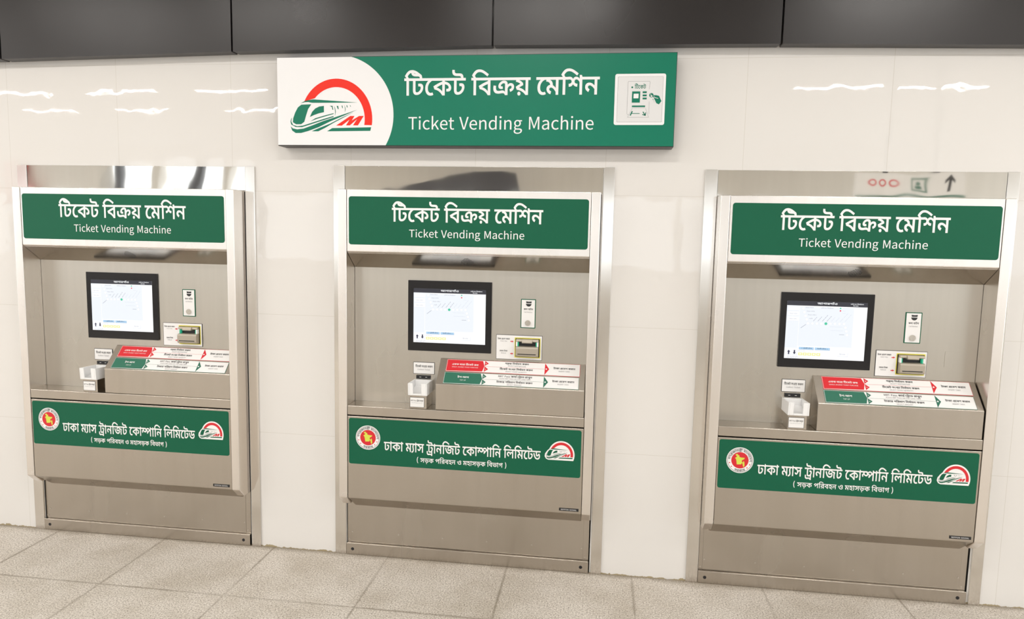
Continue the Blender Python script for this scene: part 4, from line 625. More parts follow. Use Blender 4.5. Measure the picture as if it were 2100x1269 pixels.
     [356,257, 397,253, 436,240, 471,219, 504,192, 535,160, 563,123, 557,59, 541,19, 510,62, 480,97, 452,125, 423,146, 395,158, 366,162, 353,161, 341,157, 332,152, 326,144, 322,134, 321,121, 322,110, 324,99, 327,87, 332,76, 223,58, 216,76, 210,95, 206,114, 205,133, 208,163, 217,188, 231,210, 250,227, 272,240, 297,249, 326,255],
     [188,452, 229,449, 266,440, 298,425, 325,406, 348,382, 365,354, 383,307, 388,253, 388,235, 386,217, 384,201, 382,189, 275,194, 277,205, 278,217, 279,231, 280,247, 278,272, 272,298, 262,321, 246,340, 225,353, 198,357, 179,354, 164,347, 155,333, 152,315, 153,306, 154,297, 157,287, 161,277, 52,260, 46,277, 41,294, 37,312, 36,329, 39,358, 48,384, 63,405, 81,422, 104,435, 130,444, 158,450],
     [108,386, 110,396, 111,407, 111,419, 112,429, 106,473, 88,512, 69,533, 43,551, 12,565, 147,588, 180,557, 204,520, 217,478, 222,432, 221,418, 220,403, 218,389, 215,376]],
    [[781,622, 781,527, 682,527, 682,214, 571,214, 571,353, 587,300, 563,331, 539,355, 514,371, 487,376, 474,375, 461,370, 448,363, 437,350, 430,332, 427,308, 427,299, 428,291, 429,283, 430,275, 335,269, 328,302, 315,331, 297,353, 274,370, 248,381, 218,384, 189,380, 168,369, 155,353, 151,332, 157,305, 173,284, 200,267, 236,252, 194,156, 150,174, 112,196, 80,223, 56,255, 40,294, 35,339, 41,378, 57,412, 83,441, 117,463, 158,477, 203,482, 242,480, 276,473, 304,462, 344,437, 383,399, 365,400, 380,430, 403,454, 434,468, 468,473, 501,469, 530,459, 557,442, 583,421, 573,412, 572,431, 572,450, 571,469, 571,488, 571,527, -10,527, -10,622],
     [303,197, 347,193, 384,181, 416,161, 443,134, 456,154, 473,167, 492,174, 513,177, 540,173, 564,162, 588,145, 612,122, 573,135, 572,149, 571,164, 571,180, 571,200, 571,229, 682,229, 682,-43, 571,-43, 571,109, 598,28, 583,51, 566,71, 547,84, 527,89, 514,86, 503,79, 496,66, 493,48, 494,41, 494,34, 495,26, 496,20, 404,15, 394,55, 375,84, 350,102, 319,108, 299,105, 285,97, 276,85, 273,70, 277,52, 288,36, 308,23, 338,10, 300,-78, 262,-61, 229,-41, 202,-17, 182,10, 170,42, 166,78, 170,110, 182,139, 203,163, 231,182, 265,194]],
    [[70,287, 70,349, 540,584, 540,481, 199,320, 540,166, 540,63]],
    [[-188,-253, -224,-250, -258,-241, -288,-226, -312,-204, -327,-174, -332,-136, -328,-105, -315,-79, -294,-58, -266,-42, -235,-32, -201,-28, -201,14, -89,14, -89,-48, -133,-106, -140,-105, -149,-105, -160,-104, -169,-104, -194,-106, -213,-112, -224,-123, -228,-138, -224,-153, -213,-164, -197,-171, -178,-173, -136,-167, -99,-150, -66,-124, -36,-93, 13,-114, 64,-138, 114,-166, 163,-194, 112,-271, 76,-247, 42,-226, 10,-208, -18,-193, -41,-210, -65,-225, -91,-237, -119,-246, -151,-252]],
    [[192,112, 163,115, 136,122, 110,137, 84,158, 58,189, 31,230, 111,279, 132,247, 149,227, 166,216, 184,213, 198,215, 212,221, 226,232, 242,252, 260,280, 282,320, 306,349, 324,380, 341,404, 357,421, 383,436, 414,441, 442,437, 466,426, 491,407, 520,381, 532,331, 521,280, 499,307, 479,327, 460,340, 443,344, 431,342, 419,336, 408,326, 394,308, 377,280, 354,242, 327,200, 302,167, 278,142, 252,125, 224,115],
     [253,255, 243,313, 233,358, 220,391, 199,416, 170,435, 134,449, 87,459, 30,467, 59,567, 123,537, 175,527, 216,514, 249,498, 274,478, 292,453, 305,423, 314,387, 319,344],
     [1004,622, 1004,527, 609,527, 609,214, 610,181, 613,159, 618,145, 625,134, 645,121, 674,117, 706,121, 735,132, 763,149, 789,172, 811,197, 827,224, 837,251, 841,280, 837,301, 827,317, 809,328, 784,331, 771,331, 759,330, 747,328, 736,326, 721,420, 742,424, 763,428, 786,430, 811,431, 854,427, 889,414, 916,395, 935,368, 947,335, 951,296, 945,241, 926,189, 897,142, 860,101, 819,68, 773,43, 722,27, 667,22, 625,24, 591,32, 565,44, 543,61, 525,82, 511,111, 503,136, 499,169, 497,209, 497,365, 501,384, 499,406, 498,428, 498,451, 497,475, 497,527, -10,527, -10,622],
     [797,622, 792,652, 779,672, 757,683, 724,687, 641,687, 597,689, 558,693, 527,700, 488,715, 457,738, 438,761, 425,788, 417,820, 415,856, 415,870, 416,883, 417,896, 420,912, 525,905, 524,896, 523,888, 523,880, 523,873, 524,853, 527,835, 533,819, 542,807, 556,796, 575,789, 601,784, 638,783, 716,783, 767,781, 806,774, 837,762, 863,743, 879,723, 891,696, 898,663, 902,622]],
    [[70,166, 411,320, 70,481, 70,584, 540,349, 540,287, 70,63]],
    [[298,0, 238,5, 182,21, 132,45, 90,77, 55,115, 27,157, 57,259, 106,267, 149,279, 183,294, 210,312, 231,334, 246,358, 259,398, 264,442, 263,461, 261,482, 256,504, 249,527, -10,527, -10,622, 199,622, 168,664, 146,702, 132,739, 128,776, 134,816, 151,852, 179,885, 217,917, 296,839, 270,816, 252,795, 243,774, 240,750, 245,721, 261,692, 287,660, 320,622, 628,622, 628,527, 487,527, 470,527, 455,527, 441,528, 426,529, 467,484, 503,437, 530,390, 550,343, 562,292, 566,241, 563,194, 553,151, 536,113, 512,80, 482,52, 446,30, 403,13, 353,3],
     [296,99, 341,103, 379,117, 410,139, 432,168, 446,205, 451,246, 448,290, 438,334, 419,378, 392,425, 355,474, 307,529, 331,531, 341,503, 350,472, 357,438, 360,402, 357,363, 348,326, 333,291, 310,258, 277,229, 233,202, 178,180, 110,162, 124,228, 138,188, 160,156, 189,131, 222,113, 258,102]],
    [[655,299, 650,247, 634,203, 608,166, 575,136, 537,113, 494,96, 448,84, 402,76, 379,119, 434,112, 488,103, 543,90, 599,75, 656,57, 715,34, 680,-53, 591,-20, 503,7, 415,28, 327,44, 238,56, 149,64, 160,160, 189,156, 221,152, 258,149, 299,148, 354,150, 402,157, 442,168, 474,182, 501,200, 520,220, 539,256, 545,294, 541,324, 530,350, 512,370, 487,384, 455,393, 417,395, 411,395, 405,395, 397,394, 389,392, 378,475, 391,476, 406,477, 422,477, 437,477, 478,475, 515,469, 545,459, 583,439, 612,414, 632,385, 646,355, 653,326],
     [236,201, 194,204, 160,212, 132,226, 110,245, 98,265, 88,288, 81,318, 79,361, 79,538, 187,538, 187,500, 185,444, 186,432, 187,419, 187,407, 187,395, 187,353, 188,335, 191,322, 194,312, 199,305, 216,294, 244,290, 277,293, 306,302, 331,316, 349,332, 361,350, 365,367, 363,378, 355,386, 342,390, 324,391, 305,391, 261,396, 220,410, 184,433, 154,461, 169,540, 188,521, 207,505, 228,492, 252,483, 281,477, 316,475, 388,475, 399,473, 405,468, 411,462, 422,456, 442,443, 458,427, 469,405, 473,377, 470,345, 459,315, 442,287, 419,263, 390,242, 357,225, 300,207],
     [-10,527, -10,622, 726,622, 726,527]],
]
RUNS = {
    'tvm_bn': [0,0, 1,290, 2,873, 3,1252, 1,2090, 0,2933, 5,3223, 6,3840, 7,4798, 2,5708, 8,6087, 0,6723, 9,7013, 10,7713],
    'tvm_en': [11,0, 12,533, 13,778, 14,1232, 15,1723, 16,2216, 17,2811, 15,3322, 18,3815, 19,4358, 12,4909, 18,5154, 20,5697, 21,6459, 22,7181, 13,7682, 23,8136, 12,8676, 18,8921, 15,9464],
    'company': [24,0, 25,583, 3,873, 25,1711, 8,2261, 26,2897, 25,3171, 27,3461, 28,4419, 25,5116, 10,5406, 0,6029, 29,6319, 1,7286, 2,8129, 3,8508, 25,9346, 30,9636, 25,10826, 0,11116, 10,11406, 0,12289, 31,12579, 0,13338, 8,13628, 2,14264, 1,14643, 32,15226],
    'dept': [33,0, 27,702, 34,1400, 3,2130, 35,3228, 0,3975, 36,4265, 5,4882, 37,5499, 10,6056, 38,6939, 8,7963, 37,8599, 25,9156, 27,9446, 34,10144, 3,10874, 0,11972, 5,12262, 39,12879, 25,13618, 40,13908, 41,14851],
    'station': [42,0, 40,1224, 25,1907, 36,2197, 40,2814, 25,3497, 43,3787, 38,3787],
    'call_bn': [3,0, 31,838, 5,1857, 25,2474, 1,2764, 10,3347],
    'call_en': [44,0, 22,567, 45,1068, 45,1321, 46,1834, 47,2418, 16,2958, 16,3293, 48,3628, 18,4167],
    'ins_bn': [1,0, 25,583, 3,873, 25,1711, 49,2261, 2,3054, 5,3433, 9,4050, 3,5010, 50,5848, 10,6680],
    'ins_en': [51,0, 18,261, 52,804, 15,1220, 53,1713, 16,2058, 11,2653, 22,3186, 14,3687, 22,4178],
    'ref_bn': [2,0, 54,379, 36,1246, 55,1863, 1,2846, 25,3429, 3,3719, 25,4557],
    'ref_en': [56,0, 15,565, 57,1058, 47,1347, 18,1887, 19,2430],
    'col_bn': [0,0, 1,290, 2,873, 3,1252, 1,2090, 27,2933, 58,3631, 59,4069, 37,4817, 3,5634, 50,6472, 10,7304],
    'col_en': [44,0, 48,567, 45,1106, 45,1359, 15,1612, 13,2105, 16,2559, 11,3154, 12,3687, 13,3932, 14,4386, 15,4877, 16,5370],
    'sj_bn': [60,0, 3,782, 3,1620, 61,2718, 25,3368, 62,3658, 25,4396, 0,4946, 1,5236, 2,5819, 3,6198, 1,7036, 6,7879, 7,8837],
    'sj_en': [63,0, 51,530, 64,791, 65,1434, 66,2047, 67,2530, 68,3314, 69,3790, 70,4450, 56,5091, 64,5656, 67,6299, 71,6823, 11,7555, 51,8088, 44,8349, 72,8916, 67,9491, 11,10015, 73,10808, 70,11371, 56,12012, 44,12577, 74,13144, 75,13791, 63,14332, 67,14862],
    'top_bn': [1,0, 35,583, 76,1330, 42,1686, 35,2910],
    'top_en': [11,0, 69,533, 73,1193, 70,2016, 73,2657],
    'r1_bn': [40,0, 77,683, 5,1420, 26,2037, 0,2571, 10,2861, 5,3484, 78,4101, 25,4101, 79,4391, 10,4974, 3,5857, 50,6695, 10,7527],
    'r1_en': [63,0, 67,530, 66,1054, 67,1537, 44,2061, 11,2628, 80,3421, 67,4033, 63,4557, 11,5087, 51,5620, 64,5881, 75,6524, 11,7065, 51,7598, 69,7859, 64,8519],
    'r2_bn': [0,0, 1,290, 2,873, 3,1252, 1,2090, 27,2933, 58,3631, 81,4069, 26,4798, 25,5072, 0,5622, 10,5912, 5,6535, 78,7152, 25,7152, 79,7442, 10,8025, 3,8908, 50,9746, 10,10578],
    'r2_en': [63,0, 67,530, 66,1054, 67,1537, 44,2061, 11,2628, 11,3421, 51,3954, 44,4215, 72,4782, 67,5357, 11,5881, 82,6674, 70,7334, 75,7975, 64,8516, 11,9159, 51,9692, 11,9953, 71,10486],
    'g1_bn': [21,0, 56,722, 11,1287, 73,2080, 22,2643, 52,3144, 52,3560, 3,4236, 25,5074, 32,5364, 78,6094, 2,6354, 28,6733, 2,7430, 55,7809, 36,8792, 25,9409, 81,9699, 83,10428, 10,10428],
    'g1_en': [73,0, 66,563, 75,1046, 44,1587, 67,2154, 21,2938, 56,3660, 11,4225, 73,5018, 75,5581, 63,6122, 63,6652, 69,7442, 64,8102, 11,9005, 74,9538, 67,10185, 44,10969, 75,11536, 56,12077, 80,12642, 11,13514, 56,14047, 75,14612, 71,15153],
    'g2_bn': [1,0, 25,583, 3,873, 25,1711, 36,2001, 35,2878, 0,3625, 36,3915, 8,4532, 25,5168, 84,5458, 0,6352, 10,6642, 5,7265, 78,7882, 25,7882, 79,8172, 10,8755, 3,9638, 50,10476, 10,11308],
    'g2_en': [63,0, 67,530, 66,1054, 67,1537, 44,2061, 11,2628, 75,3421, 21,3962, 69,4684, 70,5344, 64,5985, 11,6628],
    'pay_bn': [1,0, 25,583, 3,873, 25,1711, 49,2261, 2,3054, 5,3433, 9,4050, 3,5010, 36,5848, 25,6465, 10,6755],
    'pay_en': [51,0, 64,261, 63,904, 67,1434, 56,1958, 11,2523, 11,3316, 75,3849, 72,4390, 75,4965],
    'tray_bn': [21,0, 56,722, 11,1287, 73,2080, 22,2643, 52,3144, 52,3560, 2,4236, 28,4615, 2,5312, 55,5691, 36,6674, 25,7291, 81,7581, 83,8310, 10,8310],
    'tray_en': [73,0, 45,563, 22,816, 13,1317, 15,1771, 21,2524, 56,3246, 11,3811, 73,4604, 22,5167, 52,5668, 52,6084, 48,6760, 18,7299, 16,8102, 23,8437, 15,8977, 11,9730, 53,10263, 22,10608, 85,11109],
    'english': [67,0, 18,524, 20,1067, 45,1569, 12,1822, 52,2067, 23,2483],
    'maker': [64,0, 51,643, 73,904, 73,1467, 69,2030, 64,2690, 63,3593, 51,4123, 65,4384, 64,4997, 75,5640, 66,6181],
    'ticket': [0,0, 1,290, 2,873, 3,1252, 1,2090],
    'gov': [40,0, 84,683, 49,1317, 29,2110, 25,3077, 55,3367, 86,4090, 87,4810, 5,5360, 25,5977, 58,6267, 31,6705, 25,7464, 2,7754, 88,8133, 9,8758],
    'gov2': [27,0, 36,698, 3,1315, 25,2153, 36,2443],
    'd1': [89,0],
    'd2': [90,0],
    'd3': [91,0],
    'u_n': [92,0, 93,730, 36,1489, 25,2106, 92,2656, 93,3386, 36,4145],
    'u_c': [92,0, 93,730, 36,1489, 25,2106, 2,2656, 27,3035, 94,3733, 25,4600, 36,4890],
    'u_s': [92,0, 93,730, 36,1489, 25,2106, 88,2656, 0,3281, 95,3571, 84,4521],
    'pal': [35,0, 96,747, 5,1518, 87,2135],
    'next': [97,0, 97,610, 35,1480, 98,2227, 5,2227, 78,2844, 5,2844, 55,3461, 78,4184, 87,4184, 2,4734, 99,5113, 9,6107, 10,6807],
    'prev': [35,0, 36,747, 5,1364, 55,1981, 78,2704, 87,2704, 2,3254, 99,3633, 9,4627, 10,5327, 100,6210, 100,6820],
    'pick': [2,0, 99,379, 9,1373, 10,2073, 0,2956, 10,3246, 5,3869, 78,4486, 25,4486, 79,4776, 10,5359],
    'ok': [0,0, 101,290, 3,908, 42,2006, 2,3230, 102,3609],
}


def winding(px, py, cs):
    w = 0
    for l in cs:
        for i in range(len(l)):
            (x1, y1), (x2, y2) = l[i - 1], l[i]
            if (y1 > py) != (y2 > py) and px < (x2 - x1) * (py - y1) / (y2 - y1) + x1:
                w += 1 if y2 > y1 else -1
    return w

def triangulate(g):
    cs = [list(zip(q[0::2], q[1::2])) for q in g]
    if not cs:
        return [], []
    pts, edges = [], []
    for l in cs:
        o = len(pts)
        pts += [Vector((x, y)) for x, y in l]
        edges += [(o + i, o + (i + 1) % len(l)) for i in range(len(l))]
    v, _, f, _, _, _ = delaunay_2d_cdt(pts, edges, [], 0, 0.01)
    v = [(p.x, p.y) for p in v]
    out = []
    for t in f:
        cx = sum(v[i][0] for i in t) / 3
        cy = sum(v[i][1] for i in t) / 3
        if winding(cx, cy, cs):
            (ax, ay), (bx, by), (qx, qy) = (v[i] for i in t)
            out.append(tuple(t) if (bx - ax) * (qy - ay) - (qx - ax) * (by - ay) > 0 else tuple(reversed(t)))
    return v, out

_glyphs, _runs = {}, {}
def run(key):
    if key not in _runs:
        gl = []
        for i, x in zip(RUNS[key][0::2], RUNS[key][1::2]):
            if i not in _glyphs:
                _glyphs[i] = triangulate(GLYPHS[i])
            v, t = _glyphs[i]
            if t:
                gl.append(([(px + x, py) for px, py in v], t))
        xs = [p[0] for v, t in gl for p in v]
        _runs[key] = (gl, min(xs), max(xs))
    return _runs[key]

def front(y):
    return lambda u, v: (u, y, v)

SL0, SL1 = (-0.09, 0.84), (0.0, 0.9375)      # (y, z) of the console's sloping top
SLN = math.hypot(SL1[0] - SL0[0], SL1[1] - SL0[1])
SD = ((SL1[0] - SL0[0]) / SLN, (SL1[1] - SL0[1]) / SLN)
def slope(h):
    return lambda u, v: (u, SL0[0] + SD[0] * v - SD[1] * h, SL0[1] + SD[1] * v + SD[0] * h)

def rrect(x0, x1, z0, z1, r=0.0, n=5):
    if r <= 0:
        return [(x0, z0), (x1, z0), (x1, z1), (x0, z1)]
    out = []
    for cx, cz, a0 in ((x1 - r, z0 + r, -90), (x1 - r, z1 - r, 0), (x0 + r, z1 - r, 90), (x0 + r, z0 + r, 180)):
        for i in range(n + 1):
            a = math.radians(a0 + 90 * i / n)
            out.append((cx + r * math.cos(a), cz + r * math.sin(a)))
    return out

def disc(cx, cz, r, n=24, rz=None):
    rz = rz or r
    return [(cx + r * math.cos(2 * math.pi * i / n), cz + rz * math.sin(2 * math.pi * i / n)) for i in range(n)]

def stroke(p, q, w):
    d = Vector((q[0] - p[0], q[1] - p[1])).normalized() * (w / 2)
    return [(p[0] + d.y, p[1] - d.x), (q[0] + d.y, q[1] - d.x), (q[0] - d.y, q[1] + d.x), (p[0] - d.y, p[1] + d.x)]

def ring(outer, inner):
    return [outer, inner]

def thing(name, label, cat, loc, group=None, scale=(1, 1, 1)):
    o = bpy.data.objects.new(name, None)
    COL.objects.link(o)
    o.location = Vector(loc) * S
    o.scale = scale
    o.empty_display_size = 0.1
    o['label'], o['category'] = label, cat
    if group:
        o['group'] = group
    return o

def structure(o):
    o['kind'] = 'structure'
    return o

def copy_tree(o, parent=None):
    c = o.copy()
    COL.objects.link(c)
    if parent is not None:
        c.parent = parent
    for ch in list(o.children):
        copy_tree(ch, c)
    return c

# ------------------------------------------------------------------ the hall
MX = (0.0, 1.548077, 3.142554)               # left edge of each machine's wall frame
MSX = (0.9831, 1.0228, 0.9941)
MSZ = (0.9982, 1.0025, 0.9993)

X0, X1, YB = -10.0, 11.0, -9.5
mb = MB()
mb.box(X0, X1, YB, 0.45, -0.12, 0.0, GRANITE)
structure(mb.build('floor'))

# tiled wall with a niche for each machine
mb = MB()
cuts = []
for x, sx, sz in zip(MX, MSX, MSZ):
    cuts.append((x + 0.052 * sx, x + 1.1495 * sx, 1.664 * sz))
ztop = CEIL
xs = X0
for a, b, zt in cuts:
    mb.face([(xs, 0, 0), (a, 0, 0), (a, 0, ztop), (xs, 0, ztop)], TILE)
    mb.face([(a, 0, zt), (b, 0, zt), (b, 0, ztop), (a, 0, ztop)], TILE)
    for p in ([(a, 0, 0), (a, .3, 0), (a, .3, zt), (a, 0, zt)], [(b, .3, 0), (b, 0, 0), (b, 0, zt), (b, .3, zt)],
              [(a, 0, zt), (a, .3, zt), (b, .3, zt), (b, 0, zt)], [(a, .3, 0), (b, .3, 0), (b, .3, zt), (a, .3, zt)]):
        mb.face(p, DARKGAP)
    xs = b
mb.face([(xs, 0, 0), (X1, 0, 0), (X1, 0, ztop), (xs, 0, ztop)], TILE)
mb.box(X0, X1, 0.4, 0.45, 0, ztop, DARKGAP)
structure(mb.build('wall_front'))

mb = MB()
mb.box(X0, X1, YB, 0.45, CEIL, CEIL + 0.15, CEILM)
structure(mb.build('ceiling'))

# far side of the hall: parapet and lintel, glazing bars, daylight between them
mb = MB()
mb.box(X0, X1, YB, YB + 0.2, 0.0, 1.0, BACKM)
mb.box(-3.6, X1, YB, YB + 0.25, 2.22, CEIL, BACKM)
mb.box(-6.8, -3.6, YB, YB + 0.25, 2.85, CEIL, BACKM)
mb.box(X0, -6.8, YB, YB + 0.25, 2.22, CEIL, BACKM)
structure(mb.build('wall_back'))
for i, x in enumerate((-9.0, -6.9, -6.1, -5.3, -4.7, -3.7, -1.2, 1.4, 4.0, 6.6, 9.2)):
    mb = MB()
    tilt = 0.35 if x < -4 else 0.0
    w = 0.16 if x < -4 else 0.1
    mb.slab([(x, 1.0), (x + w, 1.0), (x + w + tilt, 2.85), (x + tilt, 2.85)], front(YB + 0.2), front(YB + 0.02), STRUT if i % 2 else BACKM)
    structure(mb.build('trim_%d' % (i + 11)))
mb = MB()
mb.slab([(-1.05, 2.20), (1.35, 2.20), (1.30, 2.60), (0.6, 2.57), (0.0, 2.42), (-0.6, 2.32)], front(YB + 0.9), front(YB + 1.0), STRUT)
structure(mb.build('trim_30'))
mb = MB()
mb.slab([(-8.75, 1.9), (-8.30, 1.9), (-8.45, 2.75), (-8.75, 2.75)], front(YB + 0.3), front(YB + 0.5), RED)
structure(mb.build('trim_31'))
# direction sign hung over the hall, facing the machines
hs = thing('hanging_sign', 'white hanging direction sign with an arrow, mirrored in the steel plate over the rightmost machine', 'sign', (0, 0, 0))
hy = -3.6
hb = MB().box(4.98, 5.86, hy - 0.05, hy, 1.90, 2.13, PAPER).build('sign_board', hs, 0.003)
mb = MB()
Th = lambda u, v: (10.84 - u, hy + 0.0006, v)
mb.fill([rrect(4.98, 5.86, 1.905, 1.925)], Th, TOPUP)
mb.fill([rrect(5.26, 5.40, 1.96, 2.10), rrect(5.275, 5.385, 1.975, 2.085)], Th, TOPUP)
mb.fill([disc(5.33, 2.045, 0.022, 14)], Th, TOPUP)
mb.fill([rrect(5.30, 5.36, 1.985, 2.02)], Th, TOPUP)
mb.fill([[(5.09, 1.96), (5.12, 1.96), (5.12, 2.06), (5.155, 2.03), (5.155, 2.06), (5.105, 2.11), (5.055, 2.06), (5.055, 2.03), (5.09, 2.06)]], Th, INK)
for k in range(3):
    mb.fill(ring(disc(5.56 + 0.09 * k, 2.03, 0.034, 18), disc(5.56 + 0.09 * k, 2.03, 0.022, 18)), Th, RED)
mb.build('arrow_face', hb)
for x in (5.22, 5.62):
    MB().box(x - 0.02, x + 0.02, hy - 0.035, hy - 0.015, 2.13, CEIL, BLACK).build('hanger', hs)

# dark metal panels over the ticket wall
zb = ((-1.143, 2.232), (-0.002, 2.237), (1.115, 2.255), (2.257, 2.266), (3.401, 2.254), (4.545, 2.233), (5.69, 2.231))
for i in range(6):
    (xa, za), (xb, zc) = zb[i], zb[i + 1]
    g = 0.004
    mb = MB()
    mb.slab([(xa + g, za), (xb - g, zc), (xb - g, CEIL - 0.002), (xa + g, CEIL - 0.002)], front(-0.004), front(-0.06), PANEL)
    structure(mb.build('trim_%d' % (i + 1), bevel=0.004))

# ------------------------------------------------------------------ emblems shared by the signs
def logo(mb, T, ox, oz, kx, kz, white, green, red, backing=None, TB=None, line=None):
    """rail logo: red arch, train, speed lines and a slanted initial; drawn on a 1692 x 1269 grid"""
    P = lambda pts: [(ox + (x - 785) * kx, oz - (y - 870) * kz) for x, y in pts]
    def arc(rx, ry, a0, a1, n=36):
        return [(782 + rx * math.cos(math.radians(a0 + (a1 - a0) * i / n)), 870 - ry * math.sin(math.radians(a0 + (a1 - a0) * i / n))) for i in range(n + 1)]
    if backing:
        mb.fill([P(arc(500, 558, -14, 156) + [(250, 720), (165, 850), (150, 960), (200, 1055), (280, 1098), (1240, 1098)])], TB, backing)
    mb.fill([P(arc(445, 500, -9, 154) + arc(352, 395, 139, -11))], T, red)
    for poly in (
        [(335, 672), (400, 640), (495, 625), (760, 645), (1045, 667), (750, 668), (480, 668), (430, 658), (390, 660)],
        [(345, 690), (470, 686), (430, 745), (402, 830), (380, 905), (340, 935), (275, 936), (235, 910), (240, 860), (265, 790), (300, 725)],
        [(450, 845), (480, 780), (520, 738), (570, 714), (628, 706), (628, 785), (560, 800), (500, 822)],
        [(455, 900), (520, 860), (640, 825), (748, 798), (748, 808), (640, 838), (540, 868)],
        [(225, 850), (215, 900), (238, 945), (290, 960), (360, 953), (480, 915), (620, 870), (748, 833), (748, 846), (620, 886), (480, 931), (350, 972), (270, 970), (215, 940), (205, 905), (213, 870)],
        [(207, 962), (235, 988), (290, 1000), (370, 990), (480, 950), (620, 895), (760, 850), (1040, 757), (900, 818), (700, 903), (560, 972), (430, 1020), (340, 1045), (270, 1046), (225, 1015)],
        [(470, 1024), (560, 985), (700, 930), (850, 853), (1000, 785), (850, 864), (750, 917), (640, 982), (555, 1024)],
        [(665, 1024), (730, 984), (1213, 973), (1203, 1018)],
    ):
        mb.fill([P(poly)], T, green)
    for poly in ([(700, 706), (735, 706), (745, 755), (734, 755), (728, 722)], [(786, 708), (806, 708), (812, 748), (802, 748)],
                 [(848, 703), (860, 705), (864, 738), (856, 735)], [(908, 700), (918, 702), (924, 730), (914, 725)], [(950, 700), (958, 702), (964, 720), (956, 716)],
                 [(755, 705), (768, 735), (776, 780), (764, 838), (768, 780), (762, 738)], [(882, 695), (894, 730), (898, 752), (887, 790), (891, 750), (888, 730)]):
        mb.fill([P(poly)], T, line or green)
    mb.fill([P([(778, 953), (955, 833), (1008, 833), (975, 888), (1065, 833), (1122, 833), (1050, 950), (988, 950), (1040, 872), (950, 950), (902, 950), (945, 880), (850, 953)])], T, red)

def emblem(mb, T, TT, cx, cz, r):
    D = lambda k: disc(cx, cz, r * k, 48)
    mb.fill([D(1.0)], T, WHITE)
    mb.fill(ring(D(0.935), D(0.90)), TT, GREYINK)
    mb.fill([D(0.637)], TT, RED)
    mp = [(560, 400), (610, 415), (600, 450), (645, 440), (655, 500), (720, 515), (830, 520), (800, 570), (740, 600), (735, 640), (770, 680), (795, 620), (820, 660),
          (830, 780), (800, 820), (780, 790), (765, 710), (735, 690), (725, 735), (580, 745), (560, 620), (545, 570), (510, 535), (555, 510), (575, 480), (520, 435)]
    T3 = lambda u, v: (lambda p: (p[0], p[1] - 0.0002, p[2]))(TT(u, v))
    mb.fill([[(cx + (x - 675) / 437 * r, cz - (y - 605) / 420 * r) for x, y in mp]], T3, MAPYEL)
    for x, y in ((345, 700), (410, 820), (993, 735), (915, 842)):
        mb.fill([disc(cx + (x - 675) / 437 * r, cz - (y - 605) / 420 * r, r * 0.045, 12)], TT, RED)
    def around(key, a0, a1, rad, up):
        gl, lo, hi = run(key)
        for pts, tris in gl:
            gx = [p[0] for p in pts]
            mid = (min(gx) + max(gx)) / 2
            a = math.radians(a0 + (a1 - a0) * (mid - lo) / (hi - lo))
            k = abs(math.radians(a1 - a0)) * rad / (hi - lo)
            tx, tz = (math.sin(a), -math.cos(a)) if up else (-math.sin(a), math.cos(a))
            nx, nz = (math.cos(a), math.sin(a)) if up else (-math.cos(a), -math.sin(a))
            mb.tris([(cx + rad * math.cos(a) + (x - mid) * k * tx + (y - 320) * k * nx,
                      cz + rad * math.sin(a) + (x - mid) * k * tz + (y - 320) * k * nz) for x, y in pts], tris, TT, INK)
    around('gov', 178, -6, r * 0.775, True)
    around('gov2', 242, 300, r * 0.80, False)

